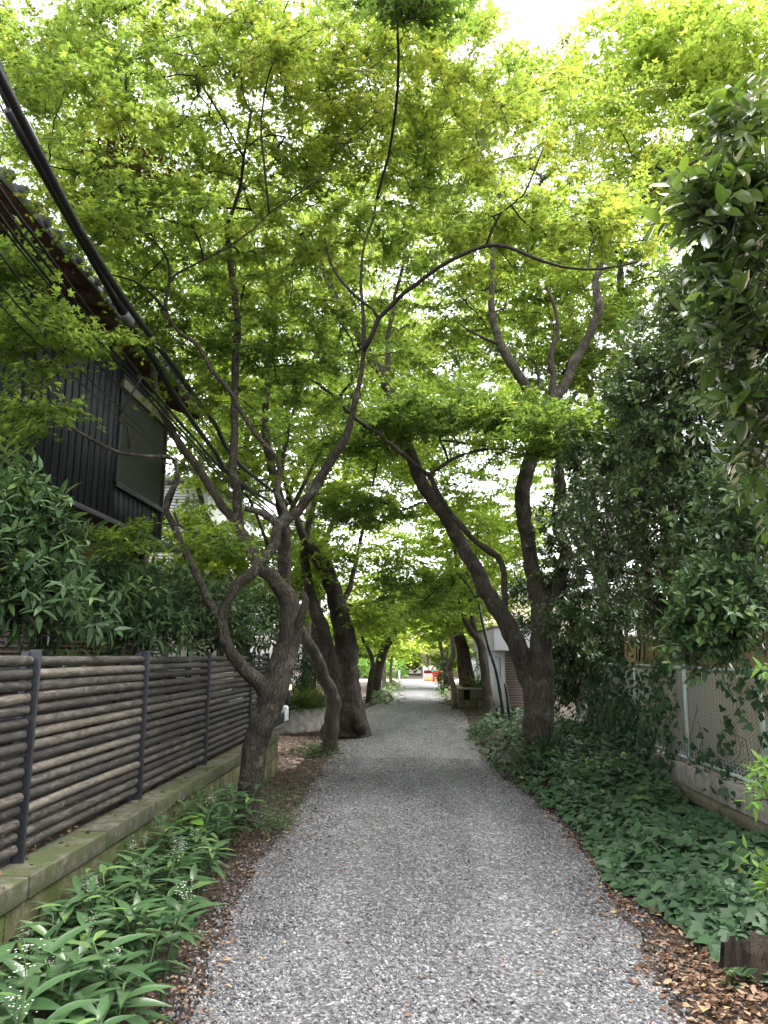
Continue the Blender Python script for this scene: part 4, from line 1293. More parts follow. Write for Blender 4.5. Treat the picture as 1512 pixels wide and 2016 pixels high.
# --- right double-trunk tree
RY = 11.0
R1 = [
 [(1062, 1540, RY, 80), (1060, 1490, RY, 58), (1060, 1440, RY, 52), (1058, 1405, RY, 54), (1048, 1365, RY, 40), (1038, 1335, RY, 34), (1022, 1282, RY, 36), (999, 1232, RY, 36), (973, 1192, RY, 33), (950, 1149, RY + .05, 31), (930, 1109, RY + .1, 29), (906, 1069, RY + .1, 28), (880, 1023, RY + .15, 28), (857, 990, RY + .2, 27), (840, 963, RY + .2, 27), (826, 941, RY + .25, 27), (811, 901, RY + .3, 25), (795, 870, RY + .35, 24), (779, 806, RY + .4, 22), (767, 770, RY + .4, 20), (751, 735, RY + .5, 20), (731, 707, RY + .5, 18), (711, 671, RY + .55, 16), (688, 631, RY + .6, 14), (664, 588, RY + .6, 13), (640, 540, RY + .7, 11), (620, 480, RY + .7, 9)],
 [(1068, 1440, RY, 40), (1070, 1382, RY, 42), (1066, 1282, RY, 42), (1067, 1215, RY, 42), (1062, 1180, RY, 34), (1053, 1149, RY, 31), (1043, 1083, RY, 30), (1031, 1016, RY, 30), (1029, 966, RY, 30), (1041, 916, RY, 29), (1053, 880, RY, 28), (1062, 845, RY, 27), (1066, 812, RY, 27), (1046, 775, RY, 20), (1021, 739, RY, 20), (997, 699, RY, 19), (983, 672, RY, 16), (972, 630, RY, 14), (967, 590, RY, 13), (968, 545, RY, 13), (972, 480, RY, 10), (985, 400, RY, 8), (990, 330, RY, 6)],
 [(1068, 815, RY, 24), (1084, 792, RY, 22), (1108, 762, RY, 20), (1124, 727, RY, 18), (1152, 675, RY, 17), (1172, 635, RY, 17), (1180, 604, RY, 17), (1172, 560, RY + .1, 14), (1190, 500, RY + .2, 11), (1230, 430, RY + .2, 9), (1300, 360, RY, 7), (1400, 300, RY - .3, 5)],
 [(1086, 790, RY, 14), (1088, 743, RY, 14), (1086, 700, RY, 12), (1098, 640, RY, 9), (1090, 600, RY, 7), (1075, 560, RY, 5)],
 [(1072, 1200, RY, 30), (1092, 1159, RY, 28), (1109, 1116, RY, 29), (1114, 1083, RY, 26), (1101, 1049, RY, 22), (1097, 1016, RY, 20), (1102, 966, RY, 20), (1102, 916, RY, 18), (1099, 880, RY, 16), (1108, 830, RY - .1, 12), (1135, 770, RY - .2, 9)],
 [(996, 1215, RY - .1, 16), (993, 1159, RY - .15, 13), (989, 1116, RY - .2, 13), (981, 1096, RY - .25, 14), (953, 1079, RY - .3, 13), (930, 1059, RY - .4, 12), (906, 1033, RY - .5, 12), (880, 1000, RY - .6, 11.5), (857, 963, RY - .7, 11), (845, 937, RY - .8, 10.5), (808, 907, RY - 1.0, 10), (771, 875, RY - 1.2, 9.5), (735, 848, RY - 1.4, 9), (702, 826, RY - 1.6, 9), (665, 788, RY - 1.8, 8.5), (628, 757, RY - 2.0, 7.5), (586, 738, RY - 2.1, 6.5), (533, 727, RY - 2.3, 5), (512, 708, RY - 2.4, 4)],
 [(845, 937, RY - .8, 9), (882, 909, RY - .9, 8), (914, 894, RY - 1.0, 7), (961, 884, RY - 1.1, 6), (1009, 885, RY - 1.3, 4)],
 [(882, 909, RY - .9, 5), (876, 885, RY - .95, 5), (866, 867, RY - 1, 5), (908, 872, RY - 1.1, 4.5), (960, 878, RY - 1.3, 4), (1030, 895, RY - 1.5, 3), (1095, 880, RY - 1.6, 2.5)],
 [(665, 786, RY - 1.8, 6), (678, 768, RY - 1.85, 5.5), (694, 752, RY - 1.9, 5), (692, 727, RY - 2, 4), (684, 695, RY - 2, 3)],
 [(767, 745, RY + .5, 14), (764, 703, RY + .5, 12), (765, 655, RY + .5, 11), (775, 615, RY + .5, 9), (778, 580, RY + .5, 8), (800, 500, RY + .4, 6)],
 [(985, 676, RY, 7), (960, 670, RY - .1, 6), (925, 650, RY - .2, 5), (890, 628, RY - .3, 4)],
 [(1060, 780, RY, 8), (1060, 740, RY, 7), (1052, 712, RY - .1, 6), (1040, 700, RY - .2, 4)],
 [(722, 690, RY + .5, 9), (690, 695, RY + .5, 9), (650, 690, RY + .4, 8), (600, 690, RY + .4, 6), (540, 680, RY + .3, 4)],
 [(1400, 300, RY - .3, 5), (1440, 240, RY - .5, 4)],
]
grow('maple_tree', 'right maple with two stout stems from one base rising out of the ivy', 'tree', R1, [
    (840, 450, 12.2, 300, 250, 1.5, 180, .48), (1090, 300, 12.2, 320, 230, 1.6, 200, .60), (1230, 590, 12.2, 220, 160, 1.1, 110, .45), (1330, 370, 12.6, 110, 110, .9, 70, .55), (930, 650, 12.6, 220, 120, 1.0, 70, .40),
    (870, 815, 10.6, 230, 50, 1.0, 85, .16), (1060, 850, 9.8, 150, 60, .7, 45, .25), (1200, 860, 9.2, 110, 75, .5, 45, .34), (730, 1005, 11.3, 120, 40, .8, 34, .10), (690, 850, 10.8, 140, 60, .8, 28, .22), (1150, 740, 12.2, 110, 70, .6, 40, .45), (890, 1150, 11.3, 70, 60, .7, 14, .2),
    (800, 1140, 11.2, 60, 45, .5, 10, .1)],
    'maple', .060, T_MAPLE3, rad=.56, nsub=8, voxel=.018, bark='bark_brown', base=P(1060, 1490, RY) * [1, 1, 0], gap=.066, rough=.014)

# --- bent second tree on the left
L2 = [[(649, 1490, 12.8, 44), (649, 1468, 12.8, 32), (655, 1415, 12.8, 29), (655, 1370, 12.8, 28), (638, 1332, 12.8, 25), (628, 1302, 12.8, 24), (610, 1271, 12.8, 23), (592, 1245, 12.8, 24), (575, 1215, 12.8, 26), (563, 1170, 12.8, 27), (560, 1100, 12.8, 27), (559, 1040, 12.8, 25), (548, 970, 12.8, 18), (530, 900, 12.8, 16), (522, 822, 12.8, 14), (528, 750, 12.8, 13), (536, 680, 12.8, 12), (542, 620, 12.8, 10), (550, 540, 12.8, 8)],
      [(556, 1050, 12.8, 14), (585, 980, 12.6, 10), (625, 900, 12.5, 8), (640, 840, 12.4, 6)],
      [(545, 965, 12.8, 12), (560, 890, 12.9, 9), (575, 820, 13, 7), (600, 740, 13, 5)],
      [(560, 1120, 12.8, 12), (535, 1085, 12.6, 10), (522, 1058, 12.5, 8), (490, 980, 12.4, 6)]]
grow('maple_tree', 'slender left tree with an S bent trunk between the near maple and the gnarled trunk', 'tree', L2, [
    (450, 560, 12.8, 240, 300, 1.6, 170, .45), (560, 830, 13.2, 190, 140, 1.4, 75, .40), (450, 930, 12.6, 120, 90, 1.0, 34, .5), (620, 450, 13, 180, 160, 1.4, 70, .6)],
    'maple', .075, T_MAPLE3, rad=.55, nsub=6, voxel=.022, bark='bark_brown', base=P(649, 1468, 12.8) * [1, 1, 0], gap=.085, rough=.012)

# --- big gnarled trunk
L3 = [[(682, 1460, 15.3, 110), (683, 1433, 15.3, 84), (684, 1405, 15.3, 68), (682, 1370, 15.3, 60), (680, 1327, 15.3, 52), (681, 1276, 15.3, 46), (673, 1226, 15.3, 40), (664, 1190, 15.2, 34), (650, 1141, 15.1, 32), (637, 1112, 15.0, 30), (616, 1085, 14.9, 24), (596, 1055, 14.8, 18), (580, 1010, 14.7, 13), (560, 950, 14.6, 9)],
      [(672, 1380, 15.2, 44), (658, 1335, 15.1, 34), (646, 1280, 15.05, 30), (630, 1226, 15, 27), (617, 1188, 15, 24), (608, 1150, 15, 20), (600, 1090, 15, 16), (612, 1010, 15, 12), (640, 930, 15.2, 9), (660, 840, 15.4, 7)],
      [(668, 1200, 15.2, 16), (690, 1150, 15.4, 11), (706, 1080, 15.6, 8), (725, 1000, 15.8, 6), (745, 900, 16, 4)],
      [(672, 1410, 15.1, 30), (650, 1432, 14.8, 26), (636, 1445, 14.6, 16)],
      [(694, 1405, 15.1, 30), (708, 1430, 14.9, 22), (716, 1444, 14.8, 12)]]
grow('cherry_tree', 'old gnarled dark trunk with flared roots on the left verge', 'tree', L3, [
    (640, 780, 16.2, 220, 240, 1.8, 150, .55), (720, 930, 16.8, 110, 80, 1.5, 55, .55), (650, 1090, 15.6, 110, 60, 1.2, 34, .45), (720, 1195, 15.6, 70, 45, .9, 26, .5), (600, 560, 16.5, 260, 200, 1.8, 90, .6), (820, 760, 16.5, 120, 180, 1.5, 60, .6)],
    'maple_far', .095, T_MAPLE3, rad=.62, nsub=6, voxel=.03, bark='bark_dark', base=P(683, 1433, 15.3) * [1, 1, 0], gap=.11, reach=3.4, rough=.035)

FAR = dict(tpl=T_FAR, twigs=False, sides=4, reach=6, step=.3)
def fartree(name, label, limbs, regions, leaf, rad, gap, leafm='maple_far', bark='bark', nsub=6, **k):
    a = limbs[0]
    a0 = a[1] if a[0] == 'w' else None
    kw = dict(FAR); kw.update(k)
    b = (np.array([a0[0], a0[1], 0.0]) if a0 is not None else P(a[0][0], a[0][1], a[0][2]) * [1, 1, 0])
    return grow(name, label, 'tree', limbs, regions, leafm, leaf, rad=rad, nsub=nsub, gap=gap, bark=bark, base=b, **kw)

fartree('maple_tree', 'slim right tree forking above the lane edge, just beyond the bamboo canes',
        [[(964, 1425, 19.5, 22), (964, 1406, 19.5, 19), (960, 1370, 19.5, 18), (952, 1299, 19.5, 17), (948, 1275, 19.5, 16), (930, 1244, 19.5, 14), (917, 1223, 19.5, 11), (908, 1190, 19.5, 9), (900, 1120, 19.5, 8), (890, 1040, 19.5, 6)],
         [(938, 1255, 19.5, 11), (931, 1222, 19.5, 10), (926, 1190, 19.5, 8), (934, 1120, 19.5, 5), (940, 1060, 19.3, 3)]],
        [(900, 1010, 19.5, 190, 150, 2.2, 130, .5), (890, 1160, 19, 120, 50, 1.6, 48, .5), (1000, 760, 19.5, 230, 180, 2.2, 130, .5), (820, 850, 19.5, 130, 130, 2, 60, .6)], .10, .75, .12, tpl=T_MAPLE3)
fartree('crape_tree', 'pale smooth curving trunk in front of the stone planter',
        [[(895, 1395, 23.2, 14), (895, 1384, 23.2, 12), (893, 1354, 23.2, 11), (884, 1328, 23.2, 11), (883, 1313, 23.2, 10), (894, 1287, 23.2, 10), (890, 1259, 23.2, 9), (883, 1235, 23.2, 8), (880, 1200, 23.2, 6), (870, 1150, 23.2, 4)]],
        [(868, 1190, 23.3, 75, 60, 1.3, 70, .55)], .12, .7, .14, bark='bark_pale')
fartree('pine_tree', 'thick plated trunk with creeper standing inside the stone planter',
        [[(924, 1362, 26, 42), (922, 1349, 26, 33), (914, 1299, 26, 28), (907, 1263, 26, 23), (900, 1235, 26, 20), (890, 1180, 26, 16), (885, 1100, 26, 12)]],
        [(905, 1200, 26.5, 80, 50, 1.8, 70, .35), (880, 1060, 26.5, 130, 100, 2.2, 110, .5)], .13, .8, .15, bark='bark_pine')
fartree('maple_tree', 'thin curved trunk in front of the ivy clad dark trunk on the left verge',
        [[(726, 1385, 25.5, 14), (726, 1374, 25.5, 12), (729, 1335, 25.5, 9), (734, 1310, 25.5, 9), (728, 1284, 25.5, 8), (716, 1262, 25.5, 6), (705, 1220, 25.5, 5)]],
        [(722, 1225, 25.5, 70, 50, 1.5, 42, .7)], .12, .7, .14)
fartree('cherry_tree', 'dark ivy clad trunk leaning over the lane on the left verge',
        [[(738, 1385, 28.5, 24), (740, 1368, 28.5, 20), (743, 1328, 28.5, 19), (750, 1299, 28.5, 19), (756, 1275, 28.5, 19), (771, 1255, 28.3, 15), (785, 1225, 28, 10), (790, 1170, 28, 7)]],
        [(775, 1180, 28, 110, 65, 2.4, 85, .65), (720, 1000, 28, 160, 180, 3, 150, .6)], .14, .85, .16, bark='bark_dark')
fartree('maple_tree', 'pale slender tree far along the left verge',
        [[(757, 1360, 36, 12), (757, 1347, 36, 9), (756, 1313, 36, 8), (760, 1280, 36, 6), (765, 1240, 36, 4)]],
        [(765, 1245, 36, 60, 50, 2.2, 46, .75)], .16, .9, .18, bark='bark_pale')
fartree('maple_tree', 'farthest pale tree on the left verge near the street',
        [[(770, 1356, 40, 9), (770, 1345, 40, 7), (769, 1315, 40, 6), (775, 1280, 40, 4)]],
        [(780, 1262, 40, 50, 32, 2, 60, .72)], .17, .9, .2, bark='bark_pale')
fartree('maple_tree', 'tree at the right side of the lane end leaning over the notice board',
        [[(880, 1365, 36, 14), (878, 1345, 36, 10), (874, 1300, 36, 8), (866, 1260, 36, 6)]],
        [(858, 1222, 37, 50, 40, 2.2, 80, .5), (885, 1290, 37, 26, 28, 1, 30, .3)], .16, .9, .18)
fartree('autumn_tree', 'small tree turning orange before the cream house',
        [[(845, 1360, 54, 5), (844, 1345, 54, 4), (842, 1300, 54, 3), (838, 1270, 54, 2)]],
        [(842, 1268, 54, 26, 16, 1.5, 26, 1.0)], .2, .8, .25)
HOLES[:] = HOLES[:20]
for k, (u, Y, h, lb) in enumerate([(705, 58, 1180, 'rounded green tree across the street, left of the lane end'), (800, 66, 1230, 'light green tree straight across the street at the lane end'), (925, 62, 1190, 'tall green tree across the street behind the cream house')]):
    b = P(u, 1330, Y)
    fartree('street_tree', lb, [['w', (b[0], Y, -.1, .25), (b[0], Y, 2, .2), (b[0] + .3, Y, 5, .12)]],
            [(u, (h + 1310) / 2, Y, 70 if k != 1 else 45, (1310 - h) / 2, 3, 150, .65)], .3, 1.3, .34)

# --- trees behind the house and beyond the canopy
rear = [(-7.0, 17.5, 'leafy tree behind the timber house, close to its far corner', [(400, 1090, 17.5, 110, 110, 1.8, 130, .60), (410, 800, 18, 130, 200, 2, 110, .6)], 8),
        (-10.5, 21, 'tall tree rising behind the roof of the timber house', [(300, 520, 19, 220, 180, 2.5, 150, .55), (150, 300, 17, 220, 220, 2, 130, .5)], 12),
        (-4.6, 20, 'broad tree behind the curved planter on the left', [(560, 1130, 19.5, 90, 120, 1.8, 110, .45), (500, 800, 20, 180, 220, 2.2, 150, .62)], 9),
        (5.2, 17, 'tall tree behind the dark evergreens on the right', [(1270, 170, 15.5, 260, 210, 2.2, 230, .62), (1120, 560, 17, 200, 180, 2, 130, .55), (1420, 120, 14, 150, 190, 1.8, 120, .7)], 13),
        (6.0, 24, 'tree behind the white garage', [(1010, 1090, 24, 110, 130, 2.5, 120, .6), (1080, 880, 24, 140, 170, 2.5, 130, .6)], 10),
        (-1.5, 24, 'high crowned tree arching over the middle of the lane', [(760, 420, 22, 330, 300, 3, 220, .66), (700, 740, 23, 160, 140, 2, 90, .62), (760, 560, 26, 380, 260, 3, 190, .6), (740, 930, 23, 150, 110, 2.5, 110, .6), (880, 740, 22, 190, 130, 2, 130, .6)], 13)]
for x, y, lb, rg, h in rear:
    x0 = x if x > -2 or x < -4 else x
    if lb.startswith('high'): x0, y = -3.6, 27
    fartree('broadleaf_tree', lb, [['w', (x0, y, -.1, .22), (x0 + .1, y, h * .3, .19), (x0 - .15, y - .2, h * .6, .13), (x0 + .1, y, h * .95, .05)],
                                   ['w', (x0, y, h * .35, .11), (x0 + 1.0, y - .5, h * .55, .08), (x0 + 1.8, y - .9, h * .8, .04)],
                                   ['w', (x0, y, h * .4, .11), (x0 - 1.0, y - .3, h * .6, .08), (x0 - 1.6, y - .5, h * .85, .04)]],
            rg, .13, .8, .15, tpl=T_MAPLE3, reach=9)
# limbs of the tall right tree that show against the sky come with it

# ================================================================== EVERGREENS AND SHRUBS
EV = dict(kindf=evergreen_sprays, tpl=T_ELLIP, sides=5, gap=.024, reach=4)
def evergreen(name, label, cat, base, stems, regions, leafm, leaf, rad, nsub, tpl=T_ELLIP, gap=.024, twigs=True, reach=4):
    limbs = [['w'] + [tuple(q) for q in s] for s in stems]
    return grow(name, label, cat, limbs, regions, leafm, leaf, tpl=tpl, kindf=evergreen_sprays, rad=rad, nsub=nsub, bark='bark_dark', twigs=twigs, gap=gap, reach=reach, base=base, thick=.03)
evergreen('evergreen_tree', 'near evergreen with large glossy leaves overhanging at the upper right edge', 'tree', (3.3, 3.6, .42),
          [[(3.3, 3.6, .3, .07), (3.2, 3.6, 2, .06), (2.9, 3.6, 3.6, .045), (2.5, 3.6, 4.6, .02)], [(2.9, 3.6, 3.4, .03), (2.3, 3.5, 3.3, .015), (1.9, 3.4, 3.2, .006)]],
          [(1480, 390, 3.4, 80, 150, .35, 44, .5), (1490, 640, 3.4, 90, 150, .35, 52, .38), (1400, 430, 3.3, 60, 40, .2, 10, .6), (1460, 270, 3.3, 30, 40, .2, 5, .6), (1520, 850, 3.6, 60, 120, .3, 24, .3)], 'evergreen_near', .105, .26, 3, gap=.032)
evergreen('camellia_tree', 'broad glossy dark camellia leaning over the beige wall', 'tree', (4.7, 8, .42),
          [[(4.7, 8, .3, .10), (4.6, 8, 2, .09), (4.4, 7.8, 4, .06), (4.2, 7.8, 6.5, .03)], [(4.6, 8, 2, .06), (3.9, 7.3, 3.2, .03), (3.2, 6.8, 4, .015)], [(4.6, 8.2, 2, .06), (4.2, 9.3, 3.5, .03), (3.6, 9.8, 4.6, .012)], [(4.5, 7.9, 3, .05), (4.8, 6.8, 4.5, .03), (4.6, 6.2, 6, .012)]],
          [(1370, 860, 7.8, 190, 220, 1.3, 300, .42), (1260, 1010, 8.6, 170, 200, 1.2, 210, .34), (1440, 620, 7.2, 130, 190, 1.0, 150, .45), (1440, 1080, 7.0, 120, 170, .9, 150, .36), (1330, 700, 8.2, 120, 90, .7, 70, .5), (1390, 1130, 8.6, 100, 120, .8, 120, .3), (1320, 1215, 9, 60, 36, .6, 50, .3), (1450, 980, 7.6, 90, 120, .8, 80, .4), (1390, 620, 6.6, 85, 110, .7, 110, .5), (1300, 770, 7.6, 105, 80, .7, 110, .45), (1200, 900, 9, 95, 80, .7, 90, .38)], 'evergreen', .082, .26, 4)
evergreen('camellia_tree', 'darker camellia crowded behind the right double trunk', 'tree', (4.6, 11.6, .42),
          [[(4.6, 11.6, .3, .09), (4.5, 11.6, 2, .08), (4.2, 11.5, 4, .05), (4.0, 11.5, 6, .02)], [(4.5, 11.6, 1.8, .05), (3.6, 11.2, 3, .02)]],
          [(1180, 1090, 11.2, 130, 170, .9, 230, .22), (1130, 1290, 12.3, 60, 50, .4, 60, .2), (1240, 900, 11.4, 150, 120, 1.0, 140, .28), (1080, 1190, 11.9, 70, 90, .6, 70, .2), (1190, 1220, 10.4, 110, 60, .6, 80, .2)], 'evergreen', .085, .26, 4)
evergreen('evergreen_shrub', 'dark shrub closing the end of the wire fence behind the double trunk', 'shrub', (3.2, 14, 0),
          [[(3.4, 14.2, -.05, .05), (3.4, 14.2, 1.2, .03), (3.3, 14, 2.2, .012)]],
          [(1130, 1335, 13.8, 75, 80, .6, 130, .2), (1170, 1270, 13.8, 70, 60, .6, 70, .22)], 'evergreen', .09, .28, 4)
evergreen('evergreen_shrub', 'leafy evergreen hanging over the wire fence at the right edge', 'shrub', (3.9, 5.6, .42),
          [[(3.4, 5.7, .3, .04), (3.4, 5.7, 1.6, .035), (3.3, 5.6, 2.6, .02)], [(3.4, 5.7, 1.4, .02), (3.0, 5.5, 1.9, .012), (2.8, 5.3, 1.9, .006)]],
          [(1440, 1190, 5.4, 100, 80, .45, 90, .55), (1400, 1270, 5.4, 80, 50, .4, 36, .5), (1470, 1010, 5.5, 70, 110, .4, 60, .5)], 'shrub', .075, .22, 4)
# left shrubs
T2 = T_LANCE2
evergreen('evergreen_shrub', 'tall willowy leaved shrub at the left edge before the timber house', 'shrub', (-3.3, 5.2, .5),
          [[(-3.0, 5.3, .4, .03), (-3.05, 5.3, 1.5, .025), (-3.1, 5.3, 2.5, .01)], [(-3.1, 5.2, .5, .02), (-3.5, 5.2, 2.0, .012)]],
          [(30, 1085, 5.0, 110, 120, .5, 120, .45), (20, 990, 5.1, 70, 50, .3, 22, .65), (70, 1200, 4.9, 120, 60, .4, 50, .35)], 'shrub', .13, .26, 3, T2, .034)
evergreen('evergreen_shrub', 'dense dark shrub above the middle of the log fence', 'shrub', (-3.0, 7.6, .5),
          [[(-3.0, 7.6, .4, .03), (-3.0, 7.6, 1.5, .02), (-3.05, 7.6, 2.2, .01)], [(-3, 7.5, .6, .02), (-2.7, 6.9, 1.8, .01)]],
          [(200, 1180, 6.6, 120, 70, .5, 100, .42), (300, 1190, 7.4, 120, 70, .6, 110, .34), (240, 1240, 6.4, 140, 40, .4, 50, .3)], 'shrub', .115, .24, 3, T2, .032)
evergreen('evergreen_shrub', 'bushy shrub rising behind the far end of the log fence', 'shrub', (-3.0, 9.8, .5),
          [[(-2.9, 9.8, .4, .03), (-2.9, 9.8, 1.5, .02), (-2.9, 9.8, 2.2, .01)], [(-2.9, 9.6, .6, .02), (-2.7, 9.0, 1.8, .01)]],
          [(400, 1210, 8.6, 110, 60, .6, 90, .45), (500, 1210, 9.8, 80, 70, .6, 90, .62), (450, 1260, 8.8, 120, 30, .5, 40, .35)], 'shrub', .115, .25, 3, T2, .034)
evergreen('evergreen_shrub', 'dark rounded shrub behind the strap grass planter', 'shrub', (-3.9, 17.6, .38),
          [[(-3.6, 17.6, .3, .04), (-3.6, 17.6, 1.3, .02), (-3.5, 17.5, 2.0, .01)]],
          [(590, 1320, 17.2, 45, 55, .6, 80, .3), (625, 1300, 17.6, 30, 50, .5, 40, .35)], 'shrub', .11, .3, 3, T2, .04)
evergreen('evergreen_shrub', 'dark shrub tucked behind the plated trunk by the pale panel wall', 'shrub', (2.9, 27.2, .5),
          [[(2.6, 27.4, .4, .04), (2.6, 27.4, 1.3, .02), (2.6, 27.3, 2.0, .01)]],
          [(955, 1300, 27.5, 26, 40, .6, 50, .3), (880, 1330, 26.8, 14, 26, .5, 26, .25)], 'shrub', .14, .36, 3, T2, .05)
evergreen('sapling', 'young shrub with bright green pinnate leaves at the lower right edge', 'shrub', (2.2, 3.75, 0),
          [[(2.3, 3.8, -.05, .012), (2.27, 3.75, .6, .009), (2.2, 3.7, 1.5, .005)], [(2.28, 3.78, .3, .006), (2.1, 3.6, .8, .003)]],
          [(1530, 1345, 3.7, 22, 50, .12, 4, .5), (1530, 1560, 3.6, 26, 30, .12, 4, .5), (1545, 1725, 3.5, 22, 40, .12, 4, .4)], 'bright', .075, .2, 3, T2, .026)
t = tuft((P(1072, 1480, 10.5)[0], 10.45, .05), 46, .75, 'spiky_plant', 'dark spiky strap leaved plant at the foot of the double trunk', 'plant', None, 'ivy', blade([.7, 1, .8, .5, .1], .03, .35, .006), tmean=.25)
t = tuft((P(1040, 1470, 10.2)[0], 10.2, .05), 30, .55, 'spiky_plant', 'smaller dark spiky plant left of the double trunk foot', 'plant', None, 'ivy', blade([.7, 1, .8, .5, .1], .03, .35, .006), tmean=.25)

# ivy over the right bank
m = MB()
n = 11500
y = 3.5 + 13.0 * RNG.random(n) ** 1.25
a, b = road_x(y)
e0 = .07 + .50 * np.clip((5.6 - y) / 1.8, 0, 1) - .12 * np.clip((y - 8) / 3, 0, 1)
jag = np.array([mnoise.noise(Vector((9, q * 1.6, 0))) for q in y]) * .16
x0 = b + e0 + jag
x1 = np.where(y < 9, 2.80, 2.95)
f = RNG.random(n) ** .85
x = x0 + (x1 - x0) * f
hgt = np.array([mnoise.noise(Vector((p * 1.7, q * 1.7, 7))) for p, q in zip(x, y)])
edge = np.clip((x - x0) / .35, 0, 1)
zz = edge * (.13 + .17 * hgt + .30 * np.clip((y - 7.6) / 3, 0, 1)) * RNG.uniform(.55, 1.0, n) + .035
ok = (x1 - x0 > .1) & (x > x0)
d = nrm(np.stack([-.6 + RNG.normal(0, .8, n), -.5 + RNG.normal(0, .8, n), RNG.normal(-.25, .25, n)], -1))
nn = nrm(np.stack([RNG.normal(-.12, .4, n), RNG.normal(-.22, .4, n), np.ones(n)], -1))
place(m, T_IVY, np.stack([x, y, zz], -1)[ok], d[ok], nn[ok], ((.045 + .065 * RNG.random(n) ** 1.3) * np.where(y > 9, .9, np.where(y < 6.5, 1.3, 1.1)) * 1.0)[ok], (RNG.beta(2, 3, n) * .9 + (RNG.random(n) < .012) * .5)[ok])
for q in range(90):
    yy = 3.6 + 9 * RNG.random(); xa, xb = road_x(yy); p0 = np.array([RNG.uniform(min(xb + .5, 2.7), 2.9), yy, .05]); an = RNG.uniform(2, 5); s = np.linspace(0, 1, 6)[:, None]
    pts = p0 + np.array([math.cos(an), math.sin(an), 0]) * s * .5 + RNG.normal(0, .02, (6, 3)) + np.array([0, 0, .10])
    m.tube(pts, .002, 4, .1, False)
kind(m.build('ivy', M['ivy'], None, True), 'stuff')
m = MB()
n = 5200
y = RNG.uniform(5.6, 13, n); z = .30 + 1.3 * RNG.random(n) ** 1.3
dens = np.array([mnoise.noise(Vector((q * .9, w * 1.1, 4))) for q, w in zip(y, z)])
ok = RNG.random(n) < np.clip(.30 + .9 * dens + .55 * np.clip((y - 8.6) / 2.2, -.35, 1) - .25 * np.clip((z - .7), 0, 1), 0, 1)
d = nrm(np.stack([RNG.normal(-.3, .3, n), RNG.normal(0, .5, n), RNG.normal(-.8, .4, n)], -1))
nn = nrm(np.stack([-np.ones(n), -.4 + RNG.normal(0, .4, n), RNG.normal(.4, .4, n)], -1))
place(m, T_IVY, np.stack([RNG.normal(2.93, .05, n), y, z], -1)[ok], d[ok], nn[ok], RNG.uniform(.05, .10, n)[ok], RNG.beta(2, 4, n)[ok])
for q in range(34):
    yy = RNG.uniform(6, 13); s = np.linspace(0, 1, 8)[:, None]
    m.tube(np.array([2.96, yy, .3]) + s * np.array([0, RNG.normal(0, .6), RNG.uniform(.4, 1.1)]) + RNG.normal(0, .04, (8, 3)) * [.3, 1, 1], .003, 4, .1, False)
kind(m.build('climbing_ivy', M['ivy']), 'stuff')
m = MB()
for u, v, Yh in ((1185, 1500, .32), (1225, 1490, .34), (1150, 1520, .28), (1270, 1560, .25)):
    q = G(u, v, Yh); k = 60
    p = q + np.stack([RNG.normal(0, .14, k), RNG.normal(0, .16, k), RNG.normal(0, .05, k)], -1)
    a_ = RNG.uniform(0, 6.28, k)
    place(m, T_ELLIP, p, np.stack([np.cos(a_), np.sin(a_), np.full(k, -.1)], -1), np.tile([0, -.2, 1.0], (k, 1)) + RNG.normal(0, .3, (k, 3)), RNG.uniform(.07, .11, k), RNG.normal(.5, .2, k))
kind(m.build('low_ground_cover', M['shrub'], None, True), 'stuff')
# vines dripping over the beige wall
m = MB()
for q in range(46):
    yy = RNG.uniform(4.5, 13); L = RNG.uniform(.1, .5); s = np.linspace(0, 1, 5)[:, None]
    m.tube(np.array([3.63, yy, 1.93]) + s * np.array([-.02, RNG.normal(0, .05), -L]), .008, 4, .1, False)
kind(m.build('hanging_vines', M['twig']), 'stuff')

# weeds at trunk feet and verges
m = MB()
def weeds(n, u, v, ru, rv, size, tm, hz=.09):
    q = G(u + RNG.normal(0, ru, n), np.maximum(v + RNG.normal(0, rv, n), 1335)); q[:, 2] += RNG.uniform(.01, hz, n)
    d = nrm(np.stack([RNG.normal(0, 1, n), RNG.normal(0, 1, n), RNG.normal(.15, .3, n)], -1)); nn = nrm(np.stack([RNG.normal(0, .4, n), RNG.normal(-.2, .4, n), np.ones(n)], -1))
    place(m, T_LANCE2, q, d, nn, size * RNG.uniform(.5, 1.2, n), RNG.normal(tm, .2, n))
weeds(700, 545, 1590, 34, 30, .05, .35); weeds(420, 530, 1630, 26, 10, .05, .3); weeds(500, 625, 1483, 28, 8, .09, .5); weeds(160, 560, 1530, 20, 30, .05, .4)
weeds(420, 752, 1378, 14, 7, .22, .75, .3); weeds(260, 775, 1358, 8, 5, .25, .85, .35); weeds(220, 893, 1386, 10, 2, .16, .8, .15); weeds(200, 873, 1365, 6, 5, .25, .8, .25); weeds(140, 965, 1405, 12, 4, .16, .5, .3)
weeds(70, 1465, 1945, 25, 8, .06, .4)
kind(m.build('verge_weeds', M['shrub']), 'stuff')
m = MB(); n = 500
q = np.stack([RNG.uniform(-4.5, -.3, n), RNG.uniform(52.5, 56, n), RNG.uniform(.05, 1.2, n)], -1)
place(m, T_FAR, q, nrm(RNG.normal(0, 1, (n, 3))), nrm(RNG.normal(0, .5, (n, 3)) + [0, -.3, 1]), .35, RNG.normal(.6, .2, n))
t = thing('street_hedge', 'bright green hedge across the street at the lane end', 'hedge', (-2, 54, 0)); m.build('foliage', M['bright'], t)

